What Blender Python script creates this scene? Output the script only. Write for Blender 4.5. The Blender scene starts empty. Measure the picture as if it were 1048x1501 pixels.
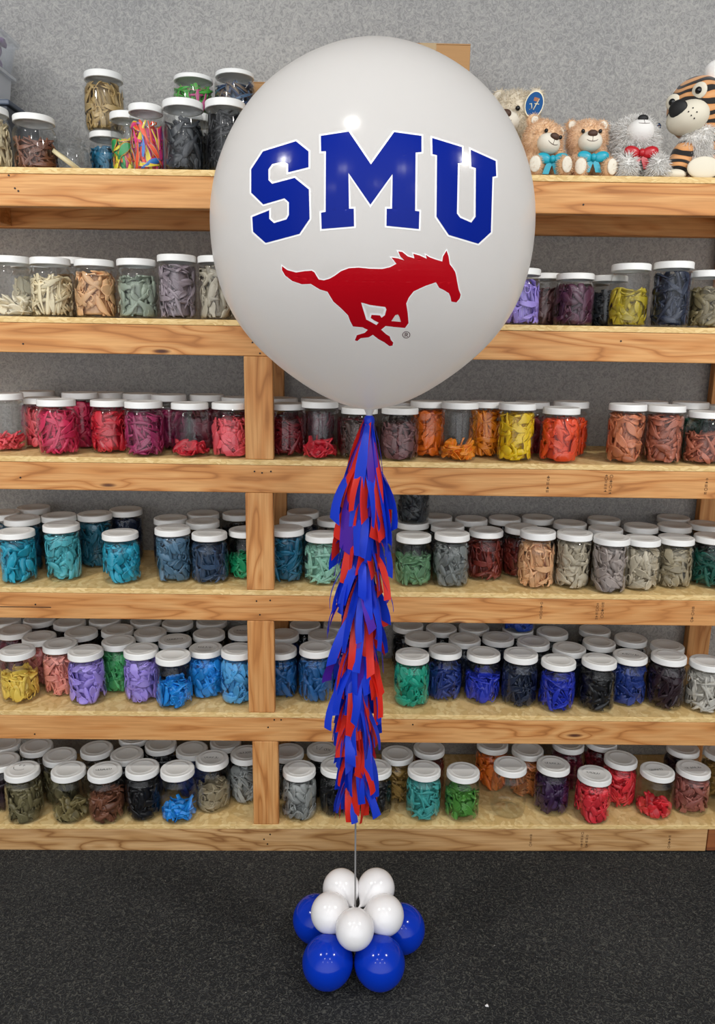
import bpy, bmesh, math, random
from mathutils import Vector, Matrix, Euler
from mathutils.bvhtree import BVHTree
from mathutils.geometry import tessellate_polygon

S = bpy.context.scene
COL = S.collection
PI = math.pi

# ------------------------------------------------------------------ camera
W, H, F = 1048.0, 1501.0, 1109.04
PITCH, ROLL, YAW = 0.2171, 0.0145, 0.0148
CAMZ = 1.7687
_cy, _sy = math.cos(YAW), math.sin(YAW)
FW = Vector((_sy * math.cos(PITCH), _cy * math.cos(PITCH), -math.sin(PITCH)))
_rt = Vector((_cy, -_sy, 0.0))
_up = _rt.cross(FW)
RT = math.cos(ROLL) * _rt + math.sin(ROLL) * _up
UP = -math.sin(ROLL) * _rt + math.cos(ROLL) * _up
cam_d = bpy.data.cameras.new('camera')
cam_d.sensor_width = 36.0
cam_d.lens = F / H * 36.0
cam_d.clip_start = 0.05
cam = bpy.data.objects.new('camera', cam_d)
COL.objects.link(cam)
M = Matrix((RT, UP, -FW)).transposed().to_4x4()
M.translation = Vector((0, 0, CAMZ))
cam.matrix_world = M
S.camera = cam

# ------------------------------------------------------------------ colour management, world
S.view_settings.view_transform = 'Standard'
S.view_settings.look = 'None'
S.view_settings.gamma = 1.0
S.view_settings.use_curve_mapping = False
S.view_settings.exposure = 0.0
WORLD_ALL, WORLD_FRONT = 0.21, 2.0
wd = bpy.data.worlds.new('world')
S.world = wd
wd.use_nodes = True
# frontal light added behind the camera to reach into the shelves, weaker light elsewhere
_wt = wd.node_tree
_bg = _wt.nodes['Background']
_bg.inputs[0].default_value = (0.95, 0.97, 1.0, 1)
_tc = _wt.nodes.new('ShaderNodeTexCoord')
_dp = _wt.nodes.new('ShaderNodeVectorMath')
_dp.operation = 'DOT_PRODUCT'
_dp.inputs[1].default_value = (0.0, -1.0, 0.05)
_wt.links.new(_tc.outputs['Generated'], _dp.inputs[0])
_mr = _wt.nodes.new('ShaderNodeMapRange')
_mr.interpolation_type = 'SMOOTHSTEP'
for _i, _v in ((1, 0.45), (2, 1.0), (3, WORLD_ALL), (4, WORLD_FRONT)):
    _mr.inputs[_i].default_value = _v
_wt.links.new(_dp.outputs['Value'], _mr.inputs[0])
_wt.links.new(_mr.outputs[0], _bg.inputs[1])
S.cycles.transparent_max_bounces = 40
S.cycles.max_bounces = 8
S.cycles.diffuse_bounces = 5
S.cycles.glossy_bounces = 3
S.cycles.transmission_bounces = 6
S.cycles.caustics_reflective = False
S.cycles.caustics_refractive = False
S.cycles.sample_clamp_indirect = 4.0


def lamp(x, y, z, size, watt, col=(1.0, 0.97, 0.92), tgt=None):
    ld = bpy.data.lights.new('ceiling_lamp', 'AREA')
    ld.shape = 'SQUARE'
    ld.size = size
    ld.energy = watt
    ld.color = col
    o = bpy.data.objects.new('ceiling_lamp', ld)
    o.location = (x, y, z)
    if tgt is not None:
        d = Vector(tgt) - Vector((x, y, z))
        o.rotation_euler = d.to_track_quat('-Z', 'Y').to_euler()
    COL.objects.link(o)


lamp(-1.75, 0.95, 3.15, 0.16, 28)
lamp(1.75, 0.95, 3.15, 0.16, 28)
lamp(-0.25, 0.95, 3.15, 0.14, 6)
lamp(-0.75, -0.35, 3.15, 0.14, 6)
lamp(0.75, -0.35, 3.15, 0.14, 6)
lamp(-1.7, -1.6, 3.15, 0.14, 6)
lamp(0.1, -1.6, 3.15, 0.14, 6)
lamp(1.7, -1.6, 3.15, 0.14, 6)


# ------------------------------------------------------------------ pixel helpers
def ray(u, v):
    return (FW * F + RT * (u - W / 2) - UP * (v - H / 2)).normalized()


def at_y(u, v, y):
    d = ray(u, v)
    return Vector((0, 0, CAMZ)) + d * (y / d.y)


def at_z(u, v, z):
    d = ray(u, v)
    return Vector((0, 0, CAMZ)) + d * ((z - CAMZ) / d.z)


# ------------------------------------------------------------------ object helpers
def link(o, parent=None):
    COL.objects.link(o)
    if parent:
        o.parent = parent
    return o


def obj(name, bm, mats, parent=None, smooth=True):
    me = bpy.data.meshes.new(name)
    bm.normal_update()
    bm.to_mesh(me)
    bm.free()
    if smooth:
        me.polygons.foreach_set('use_smooth', [True] * len(me.polygons))
    if not isinstance(mats, (list, tuple)):
        mats = [mats]
    for m in mats:
        me.materials.append(m)
    return link(bpy.data.objects.new(name, me), parent)


def thing(name, label, cat, loc=(0, 0, 0), rot=(0, 0, 0), group=None):
    o = bpy.data.objects.new(name, None)
    o.empty_display_size = 0.05
    COL.objects.link(o)
    o.location = loc
    o.rotation_euler = rot
    return tag(o, label, cat, group)


def tag(o, label, cat, group=None, kind=None):
    o['label'] = label
    o['category'] = cat
    if group:
        o['group'] = group
    if kind:
        o['kind'] = kind
    return o


def box(bm, x0, x1, y0, y1, z0, z1, bev=0.0, mi=0, mat=None):
    r = bmesh.ops.create_cube(bm, size=1.0)
    vs = r['verts']
    for v in vs:
        v.co = Vector((x0 + (v.co.x + .5) * (x1 - x0), y0 + (v.co.y + .5) * (y1 - y0), z0 + (v.co.z + .5) * (z1 - z0)))
    if mat is not None:
        bmesh.ops.transform(bm, matrix=mat, verts=vs)
    fs = list({f for v in vs for f in v.link_faces})
    for f in fs:
        f.material_index = mi
    if bev > 0:
        es = list({e for f in fs for e in f.edges})
        bmesh.ops.bevel(bm, geom=es, offset=bev, segments=2, affect='EDGES', profile=0.5)


def lathe(bm, prof, seg=40, mi=0, rfun=None, close=False):
    rings = []
    for (r, z) in prof:
        ring = []
        if r < 1e-6:
            ring = [bm.verts.new((0, 0, z))]
        else:
            for k in range(seg):
                a = 2 * PI * k / seg
                rr = r if rfun is None else rfun(r, z, k)
                ring.append(bm.verts.new((rr * math.cos(a), rr * math.sin(a), z)))
        rings.append(ring)
    for i in range(len(rings) - 1):
        A, B = rings[i], rings[i + 1]
        for k in range(seg):
            k2 = (k + 1) % seg
            try:
                if len(A) == 1 and len(B) == 1:
                    break
                if len(A) == 1:
                    f = bm.faces.new((A[0], B[k2], B[k]))
                elif len(B) == 1:
                    f = bm.faces.new((A[k], A[k2], B[0]))
                else:
                    f = bm.faces.new((A[k], A[k2], B[k2], B[k]))
                f.material_index = mi
            except ValueError:
                pass


def tube(bm, pts, rad, seg=8, mi=0, cap=True):
    pts = [Vector(p) for p in pts]
    n = len(pts)
    rings = []
    ref = Vector((0.31, 0.17, 0.93))
    for i, p in enumerate(pts):
        t = (pts[min(i + 1, n - 1)] - pts[max(i - 1, 0)]).normalized()
        a = t.cross(ref)
        if a.length < 1e-4:
            a = t.cross(Vector((1, 0, 0)))
        a.normalize()
        b = t.cross(a)
        r = rad[i] if isinstance(rad, (list, tuple)) else rad
        rings.append([bm.verts.new(p + r * (math.cos(2 * PI * k / seg) * a + math.sin(2 * PI * k / seg) * b)) for k in range(seg)])
    for i in range(n - 1):
        for k in range(seg):
            f = bm.faces.new((rings[i][k], rings[i][(k + 1) % seg], rings[i + 1][(k + 1) % seg], rings[i + 1][k]))
            f.material_index = mi
    if cap:
        for rg in (rings[0], rings[-1]):
            f = bm.faces.new(rg)
            f.material_index = mi


def ell(bm, c, r, rot=None, seg=20, mi=0):
    q = bmesh.ops.create_uvsphere(bm, u_segments=seg, v_segments=max(8, seg // 2 + 2), radius=1.0)
    m = Matrix.Translation(Vector(c))
    if rot is not None:
        m = m @ (rot if isinstance(rot, Matrix) else Euler(rot).to_matrix().to_4x4())
    m = m @ Matrix.Diagonal(Vector((r[0], r[1], r[2], 1)))
    bmesh.ops.transform(bm, matrix=m, verts=q['verts'])
    for v in q['verts']:
        for f in v.link_faces:
            f.material_index = mi
    return q['verts']


# ------------------------------------------------------------------ materials
def lin(c):
    return tuple(((x / 12.92) if x <= 0.04045 else ((x + 0.055) / 1.055) ** 2.4) for x in c)


def hexc(h):
    return lin(tuple(int(h[i:i + 2], 16) / 255.0 for i in (0, 2, 4))) + (1.0,)


class NT:
    def __init__(s, name):
        s.m = bpy.data.materials.new(name)
        s.m.use_nodes = True
        s.t = s.m.node_tree
        s.t.nodes.clear()
        s.out = s.t.nodes.new('ShaderNodeOutputMaterial')

    def n(s, typ, ins=None, **props):
        nd = s.t.nodes.new(typ)
        for k, v in props.items():
            setattr(nd, k, v)
        for k, v in (ins or {}).items():
            sk = nd.inputs[k]
            if isinstance(v, bpy.types.NodeSocket):
                s.t.links.new(v, sk)
            else:
                sk.default_value = v
        return nd

    def math(s, op, a, b=None, c=None, clamp=False):
        nd = s.n('ShaderNodeMath', operation=op, use_clamp=clamp)
        for i, v in enumerate((a, b, c)):
            if v is None:
                continue
            if isinstance(v, bpy.types.NodeSocket):
                s.t.links.new(v, nd.inputs[i])
            else:
                nd.inputs[i].default_value = v
        return nd.outputs[0]

    def mix(s, fac, a, b, blend='MIX'):
        nd = s.n('ShaderNodeMix', data_type='RGBA', blend_type=blend)
        for k, v in ((0, fac), (6, a), (7, b)):
            if isinstance(v, bpy.types.NodeSocket):
                s.t.links.new(v, nd.inputs[k])
            else:
                nd.inputs[k].default_value = v
        return nd.outputs[2]

    def ramp(s, fac, stops, interp='LINEAR'):
        nd = s.n('ShaderNodeValToRGB', {'Fac': fac})
        cr = nd.color_ramp
        cr.interpolation = interp
        while len(cr.elements) < len(stops):
            cr.elements.new(0.5)
        for e, (p, c) in zip(cr.elements, stops):
            e.position = p
            e.color = c if isinstance(c, (tuple, list)) else (c, c, c, 1)
        return nd.outputs['Color']

    def done(s, sh):
        s.t.links.new(sh, s.out.inputs['Surface'])
        return s.m


def plain(name, c, rough=0.5, spec=0.5, coat=0.0, sss=0.0, metal=0.0):
    t = NT(name)
    p = t.n('ShaderNodeBsdfPrincipled', {'Base Color': c if not isinstance(c, str) else hexc(c), 'Roughness': rough, 'Metallic': metal})
    p.inputs['Specular IOR Level'].default_value = spec
    p.inputs['Coat Weight'].default_value = coat
    p.inputs['Coat Roughness'].default_value = 0.05
    if sss:
        p.inputs['Subsurface Weight'].default_value = sss
        p.inputs['Subsurface Radius'].default_value = (0.03, 0.03, 0.03)
        p.inputs['Subsurface Scale'].default_value = 0.3
    return t.done(p.outputs[0])


def wood_mat(name, axis, light, mid, dark, seed):
    t = NT(name)
    tc = t.n('ShaderNodeTexCoord').outputs['Object']
    rnd = t.n('ShaderNodeObjectInfo').outputs['Random']
    off = t.math('MULTIPLY', rnd, 37.0)
    add = t.n('ShaderNodeCombineXYZ', {'X': off, 'Y': off, 'Z': off}).outputs[0]
    base = t.n('ShaderNodeVectorMath', {0: tc, 1: add}, operation='ADD').outputs[0]
    st = {'x': (1.4, 9, 9), 'z': (9, 9, 1.4)}[axis]
    stretched = t.n('ShaderNodeVectorMath', {0: base, 1: st}, operation='MULTIPLY').outputs[0]
    # knots
    vk = t.n('ShaderNodeVectorMath', {0: base, 1: {'x': (2.6, 0.0, 10.5), 'z': (10.5, 0.0, 2.6)}[axis]}, operation='MULTIPLY').outputs[0]
    vo = t.n('ShaderNodeTexVoronoi', {'Vector': vk, 'Scale': 1.0})
    kd = vo.outputs['Distance']
    kn = t.math('SUBTRACT', 1.0, t.math('MULTIPLY', kd, 3.2), clamp=True)
    n1 = t.n('ShaderNodeTexNoise', {'Vector': stretched, 'Scale': 0.9, 'Detail': 3.0, 'Roughness': 0.5, 'Distortion': 0.4}).outputs[0]
    phase = t.math('ADD', t.math('MULTIPLY', n1, 15.0), t.math('MULTIPLY', t.math('POWER', kn, 1.5), 4.0))
    rings = t.math('PINGPONG', phase, 1.0)
    fine = t.n('ShaderNodeTexNoise', {'Vector': t.n('ShaderNodeVectorMath', {0: base, 1: {'x': (6, 160, 160), 'z': (160, 160, 6)}[axis]}, operation='MULTIPLY').outputs[0], 'Scale': 1.0, 'Detail': 2.0}).outputs[0]
    big = t.n('ShaderNodeTexNoise', {'Vector': base, 'Scale': 2.3, 'Detail': 2.0}).outputs[0]
    c1 = t.ramp(rings, [(0.0, dark), (0.22, mid), (0.75, light), (1.0, light)])
    c1 = t.mix(t.ramp(big, [(0.35, 0.0), (0.65, 0.45)]), c1, mid)
    c1 = t.mix(t.ramp(fine, [(0.35, 0.35), (0.6, 0.0)]), c1, dark)
    kmask = t.ramp(kd, [(0.02, 1.0), (0.045, 0.8), (0.085, 0.0)])
    c1 = t.mix(kmask, c1, hexc('4a2410'))
    p = t.n('ShaderNodeBsdfPrincipled', {'Base Color': c1, 'Roughness': 0.62})
    bp = t.n('ShaderNodeBump', {'Height': fine, 'Strength': 0.15, 'Distance': 0.002})
    t.t.links.new(bp.outputs[0], p.inputs['Normal'])
    return t.done(p.outputs[0])


LIGHT, MID, DARK = hexc('d9a265'), hexc('c8884a'), hexc('a0642e')
M_RAIL = wood_mat('pine_rail_wood', 'x', LIGHT, MID, DARK, 1)
M_POST = wood_mat('pine_post_wood', 'z', LIGHT, MID, DARK, 2)
M_REDWOOD = wood_mat('reddish_rail_wood', 'x', hexc('9a5c30'), hexc('8a4d26'), hexc('63341a'), 3)
M_BOTTOMWOOD = wood_mat('bottom_rail_wood', 'x', hexc('cfa673'), hexc('ba8d58'), hexc('8a5c30'), 4)  # duller wood tones than the other rails, for the bottom rail


def osb_mat():
    t = NT('strand_board')
    tc = t.n('ShaderNodeTexCoord').outputs['Object']
    dn = t.n('ShaderNodeTexNoise', {'Vector': tc, 'Scale': 14.0, 'Detail': 2.0}).outputs['Color']
    v = t.n('ShaderNodeVectorMath', {0: tc, 1: t.n('ShaderNodeVectorMath', {0: dn, 1: (0.05, 0.05, 0.05)}, operation='MULTIPLY').outputs[0]}, operation='ADD').outputs[0]
    vs = t.n('ShaderNodeVectorMath', {0: v, 1: (55, 30, 220)}, operation='MULTIPLY').outputs[0]
    vo = t.n('ShaderNodeTexVoronoi', {'Vector': vs, 'Scale': 1.0})
    bw = t.n('ShaderNodeRGBToBW', {0: vo.outputs['Color']}).outputs[0]
    c = t.ramp(bw, [(0.1, hexc('d2ae6e')), (0.5, hexc('dfbd80')), (0.85, hexc('ebcf94'))])
    ed = t.ramp(vo.outputs['Distance'], [(0.55, 0.0), (1.0, 0.22)])
    c = t.mix(ed, c, hexc('8a6532'))
    p = t.n('ShaderNodeBsdfPrincipled', {'Base Color': c, 'Roughness': 0.7})
    return t.done(p.outputs[0])


M_OSB = osb_mat()


def squiggle(t, vec, scale, freq, dist=0.6):
    n = t.n('ShaderNodeTexNoise', {'Vector': vec, 'Scale': scale, 'Detail': 1.0, 'Roughness': 0.4, 'Distortion': dist}).outputs[0]
    return t.math('PINGPONG', t.math('MULTIPLY', n, freq), 1.0)


def wall_mat():
    t = NT('painted_grey_wall')
    tc = t.n('ShaderNodeTexCoord').outputs['Object']
    sq = squiggle(t, tc, 62.0, 6.5, 0.5)
    big = t.n('ShaderNodeTexNoise', {'Vector': tc, 'Scale': 2.0, 'Detail': 4.0}).outputs[0]
    c = t.ramp(big, [(0.3, hexc('969593')), (0.7, hexc('a3a19d'))])
    c = t.mix(t.ramp(sq, [(0.0, 0.6), (0.3, 0.0)]), c, hexc('767574'))
    c = t.mix(t.ramp(sq, [(0.75, 0.0), (1.0, 0.4)]), c, hexc('c8c4bc'))
    sp = t.n('ShaderNodeTexVoronoi', {'Vector': tc, 'Scale': 11.0}).outputs['Distance']
    c = t.mix(t.ramp(sp, [(0.02, 0.5), (0.04, 0.0)]), c, hexc('5a5956'))
    p = t.n('ShaderNodeBsdfPrincipled', {'Base Color': c, 'Roughness': 0.75})
    bp = t.n('ShaderNodeBump', {'Height': sq, 'Strength': 0.25, 'Distance': 0.004})
    t.t.links.new(bp.outputs[0], p.inputs['Normal'])
    return t.done(p.outputs[0])


def carpet_mat():
    t = NT('charcoal_carpet')
    tc = t.n('ShaderNodeTexCoord').outputs['Object']
    sq = squiggle(t, tc, 78.0, 7.0, 0.6)
    fine = t.n('ShaderNodeTexNoise', {'Vector': tc, 'Scale': 260.0, 'Detail': 2.0}).outputs[0]
    big = t.n('ShaderNodeTexNoise', {'Vector': tc, 'Scale': 1.6, 'Detail': 3.0}).outputs[0]
    c = t.ramp(fine, [(0.3, hexc('1e1f20')), (0.7, hexc('363738'))])
    c = t.mix(t.ramp(big, [(0.35, 0.0), (0.7, 0.35)]), c, hexc('4a4a4a'))
    c = t.mix(t.ramp(sq, [(0.74, 0.0), (0.96, 0.6)]), c, hexc('66665f'))
    c = t.mix(t.ramp(sq, [(0.0, 0.6), (0.35, 0.0)]), c, hexc('141516'))
    vo = t.n('ShaderNodeTexVoronoi', {'Vector': tc, 'Scale': 34.0})
    sel = t.math('GREATER_THAN', t.n('ShaderNodeSeparateColor', {0: vo.outputs['Color']}).outputs[0], 0.72)
    sp = t.math('MULTIPLY', t.ramp(vo.outputs['Distance'], [(0.035, 1.0), (0.06, 0.0)]), sel)
    c = t.mix(sp, c, hexc('a9a9a4'))
    p = t.n('ShaderNodeBsdfPrincipled', {'Base Color': c, 'Roughness': 0.95})
    p.inputs['Specular IOR Level'].default_value = 0.1
    bp = t.n('ShaderNodeBump', {'Height': t.math('ADD', sq, fine), 'Strength': 0.5, 'Distance': 0.004})
    t.t.links.new(bp.outputs[0], p.inputs['Normal'])
    return t.done(p.outputs[0])


def clear_mat(name, tint, refl=1.0, rough=0.02, haze=0.0):
    t = NT(name)
    lw = t.n('ShaderNodeLayerWeight', {'Blend': 0.5}).outputs['Facing']
    fac = t.math('ADD', 0.013, t.math('MULTIPLY', t.math('POWER', lw, 2.6), refl), clamp=True)
    tr = t.n('ShaderNodeBsdfTransparent', {'Color': tint}).outputs[0]
    if haze:
        df = t.n('ShaderNodeBsdfDiffuse', {'Color': (0.9, 0.92, 0.95, 1)}).outputs[0]
        tl = t.n('ShaderNodeBsdfTranslucent', {'Color': (0.9, 0.92, 0.95, 1)}).outputs[0]
        dm = t.n('ShaderNodeMixShader', {0: 0.5, 1: df, 2: tl}).outputs[0]
        tr = t.n('ShaderNodeMixShader', {0: haze, 1: tr, 2: dm}).outputs[0]
    gl = t.n('ShaderNodeBsdfGlossy', {'Color': (1, 1, 1, 1), 'Roughness': rough}).outputs[0]
    return t.done(t.n('ShaderNodeMixShader', {0: fac, 1: tr, 2: gl}).outputs[0])


M_JAR = clear_mat('clear_jar_plastic', (0.965, 0.97, 0.97, 1), 0.34, 0.05)
M_BIN = clear_mat('clear_bin_plastic', (0.93, 0.95, 0.97, 1), 0.6, 0.15, 0.12)
M_LID = plain('white_lid_plastic', 'e9e9e6', 0.42)
M_INK = plain('black_marker_ink', '2a2a2c', 0.5)

_latex = {}


def latex(h):
    if h not in _latex:
        t = NT('latex_' + h)
        at = t.n('ShaderNodeAttribute', attribute_name='tone')
        c0 = hexc(h)
        hi = min(1.5, 0.96 / max(c0[:3]))
        c = t.mix(at.outputs['Fac'], tuple(x * 0.8 for x in c0[:3]) + (1,), tuple(min(1, x * hi + 0.01) for x in c0[:3]) + (1,))
        p = t.n('ShaderNodeBsdfPrincipled', {'Base Color': c, 'Roughness': 0.36})
        p.inputs['Specular IOR Level'].default_value = 0.45
        _latex[h] = t.done(p.outputs[0])
    return _latex[h]


# ------------------------------------------------------------------ setting: wall and floor
WALLY = 2.862
bm = bmesh.new()
box(bm, -3.2, 3.2, WALLY, WALLY + 0.1, -0.05, 3.6)
w = obj('wall_back', bm, wall_mat(), smooth=False)
w['kind'] = 'structure'
bm = bmesh.new()
box(bm, -3.2, 3.2, -3.0, WALLY, -0.1, 0.0)
w = obj('floor', bm, carpet_mat(), smooth=False)
w['kind'] = 'structure'

# ------------------------------------------------------------------ shelving unit
FY = 2.382            # front face of the rails
RAILZ = [CAMZ + z for z in (0.4775, 0.0509, -0.378, -0.8117, -1.2518, -1.6797)]
SLOPE = [0.0026, -0.0017, -0.0026, -0.0025, -0.0036, 0.0053]
OSB_T = 0.018


def surf(i, x):
    return RAILZ[i] + SLOPE[i] * x + OSB_T


unit = thing('shelving_unit', 'long wooden shelving unit of pine rails and strand board shelves against grey wall', 'shelf', (0, FY, 0))
X0, X1 = -1.75, 1.75


def board(name, x0, x1, y0, y1, z0, z1, m, slope=0.0, bev=0.003):
    bm = bmesh.new()
    xc, yc, zc = (x0 + x1) / 2, (y0 + y1) / 2, (z0 + z1) / 2
    box(bm, x0 - xc, x1 - xc, y0 - yc, y1 - yc, z0 - zc, z1 - zc, bev)
    o = obj(name, bm, m, unit, smooth=False)
    o.location = (xc, yc - FY, zc + slope * xc)
    o.rotation_euler = (0, -math.atan(slope), 0)
    return o


def ring_mark(bm, x, z, r, w_, y=-0.0008):
    n = 14
    a = [bm.verts.new((x + r * math.cos(2 * PI * k / n), y, z + r * math.sin(2 * PI * k / n))) for k in range(n)]
    b = [bm.verts.new((x + (r - w_) * math.cos(2 * PI * k / n), y, z + (r - w_) * math.sin(2 * PI * k / n))) for k in range(n)]
    for k in range(n):
        bm.faces.new((a[k], a[(k + 1) % n], b[(k + 1) % n], b[k]))


M_STAMP = plain('faded_stamp_ink', '5f4126', 0.8)
M_NAIL = plain('dark_nail_steel', '2b1f18', 0.5, metal=0.3)
JOINT = at_y(1036.5, 1232, FY).x
rails = []
for i in range(6):
    z = RAILZ[i]
    m = M_RAIL if i < 5 else M_BOTTOMWOOD
    if i == 5:
        r = board('front_rail', X0, JOINT - 0.001, FY, FY + 0.038, z - 0.089, z, m, SLOPE[i])
        r2 = board('front_rail', JOINT + 0.003, X1, FY + 0.002, FY + 0.04, z - 0.089, z, M_REDWOOD, SLOPE[i])
        r2['label'] = 'reddish brown rail end at far right'
    else:
        r = board('front_rail', X0, X1, FY, FY + 0.038, z - 0.089, z, m, SLOPE[i])
    rails.append(r)
    board('rear_rail', X0, X1, FY + 0.43, FY + 0.468, z - 0.089, z, M_RAIL, SLOPE[i])
    board('shelf_panel', X0, X1, FY - 0.001, FY + 0.476, z + 0.0004, z + OSB_T, M_OSB, SLOPE[i], 0.0015)
    for x in (-1.2, -0.28, 0.5, 1.35):
        board('cross_brace', x - 0.019, x + 0.019, FY + 0.039, FY + 0.429, z - 0.089, z - 0.001, M_RAIL, 0.0)

POSTX = [None, 357.0, 359.2, 362.0, 369.5]
PY = [430, 527, 725, 909, 1085]
post_boxes = []
for g in range(5):
    px = POSTX[g] if POSTX[g] else 356.0
    x = at_y(px, PY[g], FY).x
    z1, z0 = RAILZ[g] - 0.0895 + SLOPE[g] * x, surf(g + 1, x) + 0.0005
    p = board('front_post', x, x + 0.089, FY + 0.001, FY + 0.039, z0, z1, M_POST)
    post_boxes.append((g + 1, x, x + 0.089, FY, FY + 0.039))
    rx = at_y((416, 416, 420, 423, 425)[g], (560, 560, 750, 915, 1090)[g], FY + 0.43).x
    board('rear_post', rx - 0.089, rx, FY + 0.43, FY + 0.468, z0, z1, M_POST)
    # right hand rear post
    ru = (1050, 1046, 1027, 1010, 1000)[g]
    rv = (430, 560, 740, 925, 1090)[g]
    x = at_y(ru, rv, FY + 0.43).x
    board('rear_post', x, x + 0.089, FY + 0.43, FY + 0.468, z0, z1, M_POST)
    x = at_y(1085, rv, FY).x
    board('front_post', x, x + 0.089, FY + 0.001, FY + 0.039, z0, z1, M_POST)
    post_boxes.append((g + 1, x, x + 0.089, FY, FY + 0.039))

# nail heads and grade stamps on the rails (sub-parts of each rail)
random.seed(5)


def on_rail(i, u, v):
    p = at_y(u, v, FY)
    r = rails[i]
    return p.x - r.location.x, p.z - r.location.z - SLOPE[i] * (p.x - r.location.x)


for i, lst in {0: [(13, 257), (22, 276), (27, 280), (855, 300)],
               1: [(34, 504), (370, 502), (381, 518), (910, 500)],
               2: [(373, 691), (384, 693), (397, 691), (30, 700)],
               3: [(376, 881), (396, 880), (381, 901), (52, 886)],
               4: [(402, 1055), (412, 1055), (393, 1066), (51, 1076), (605, 1062)],
               5: [(396, 1223), (392, 1237), (387, 1230)]}.items():
    for (u, v) in lst:
        bm = bmesh.new()
        x, z = on_rail(i, u, v)
        bmesh.ops.create_cone(bm, cap_ends=True, segments=10, radius1=0.0028, radius2=0.0028, depth=0.002,
                              matrix=Matrix.Translation((x, -0.0195, z)) @ Matrix.Rotation(PI / 2, 4, 'X'))
        obj('nail_head', bm, M_NAIL, rails[i], smooth=False)
for i, lst in {2: [(803, 710), (888, 709), (895, 712), (1035, 713)], 3: [(793, 896), (875, 897), (883, 895), (1015, 901)],
               5: [(778, 1231), (853, 1232), (860, 1233), (981, 1234)]}.items():
    for (u, v) in lst:
        bm = bmesh.new()
        x, z = on_rail(i, u, v)
        zz = -0.026
        while zz < 0.026:
            k = random.random()
            hgt = random.uniform(0.006, 0.011)
            if k < 0.4:
                ring_mark(bm, x, z + zz + hgt / 2, hgt * 0.5, 0.0014, -0.0198)
            elif k < 0.75:
                for q in range(3):
                    box(bm, x - 0.004 + q * 0.003, x - 0.0028 + q * 0.003, -0.0198, -0.0191, z + zz, z + zz + hgt * 0.8)
            else:
                box(bm, x - 0.004, x + 0.004, -0.0198, -0.0191, z + zz, z + zz + hgt * 0.35)
                box(bm, x - 0.0005, x + 0.0012, -0.0198, -0.0191, z + zz, z + zz + hgt * 0.8)
            zz += hgt + 0.002
        o = obj('grade_stamp', bm, M_STAMP, rails[i], smooth=False)
        o['label'] = 'faded dark lumber stamp'
bm = bmesh.new()
x0, z0 = on_rail(3, -20, 889)
x1, z1 = on_rail(3, 75, 891)
box(bm, x0, x1, -0.0194, -0.0188, z0 - 0.0016, z0 + 0.0012)
obj('crack', bm, M_NAIL, rails[3], smooth=False)

# ------------------------------------------------------------------ jars
J_R = dict(h=0.176, body=[(0.0, 0.003), (0.046, 0.003), (0.050, 0.0), (0.056, 0.001), (0.0615, 0.006), (0.0637, 0.014), (0.064, 0.03), (0.064, 0.112),
                          (0.0632, 0.124), (0.0605, 0.134), (0.056, 0.1425), (0.0535, 0.147), (0.0535, 0.152), (0.0552, 0.1535), (0.0552, 0.156), (0.0535, 0.158), (0.0535, 0.174)],
           rb=0.064, rin=0.0622, zin=0.137)
J_S = dict(h=0.190, body=[(0.0, 0.003), (0.044, 0.003), (0.047, 0.0), (0.052, 0.001), (0.0575, 0.006), (0.059, 0.013), (0.059, 0.148), (0.0585, 0.156),
                          (0.056, 0.161), (0.0535, 0.1635), (0.0535, 0.168), (0.0552, 0.1695), (0.0552, 0.172), (0.0535, 0.174), (0.0535, 0.188)],
           rb=0.059, rin=0.0572, zin=0.156)
TYPES = {'R': J_R, 'S': J_S}
WALL_T = 0.0016


def jar_mesh(T):
    bm = bmesh.new()
    prof = T['body']
    inner = [(max(0.0, r - WALL_T) if r > 0 else 0.0, z + (WALL_T if z < 0.01 else 0)) for r, z in prof]
    lathe(bm, prof + inner[::-1], 36)
    bmesh.ops.recalc_face_normals(bm, faces=bm.faces)
    o = obj('jar_body', bm, M_JAR)
    me = o.data
    bpy.data.objects.remove(o)
    return me


def lid_mesh(h):
    bm = bmesh.new()
    R, t = 0.0592, 0.0205
    prof = [(0.0548, h - t), (R, h - t), (R + 0.0004, h - t + 0.002), (R, h - t + 0.004), (R, h - 0.004), (R - 0.001, h - 0.0015), (R - 0.003, h),
            (R - 0.0065, h), (R - 0.0085, h - 0.0009), (R - 0.018, h - 0.0009), (R - 0.019, h - 0.0004), (R - 0.020, h - 0.0009), (0.0, h - 0.0009)]

    def rf(r, z, k):
        return r - (0.0007 if (r > R - 0.0003 and k % 2 and z > h - t + 0.003) else 0)
    lathe(bm, prof, 72, rfun=rf)
    # inner skirt and underside
    lathe(bm, [(0.0, h - 0.0025), (0.0548, h - 0.0025), (0.0548, h - t)], 72)
    bmesh.ops.recalc_face_normals(bm, faces=bm.faces)
    o = obj('lid', bm, M_LID)
    me = o.data
    bpy.data.objects.remove(o)
    return me


for T in TYPES.values():
    T['mbody'] = jar_mesh(T)
    T['mlid'] = lid_mesh(T['h'])


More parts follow.
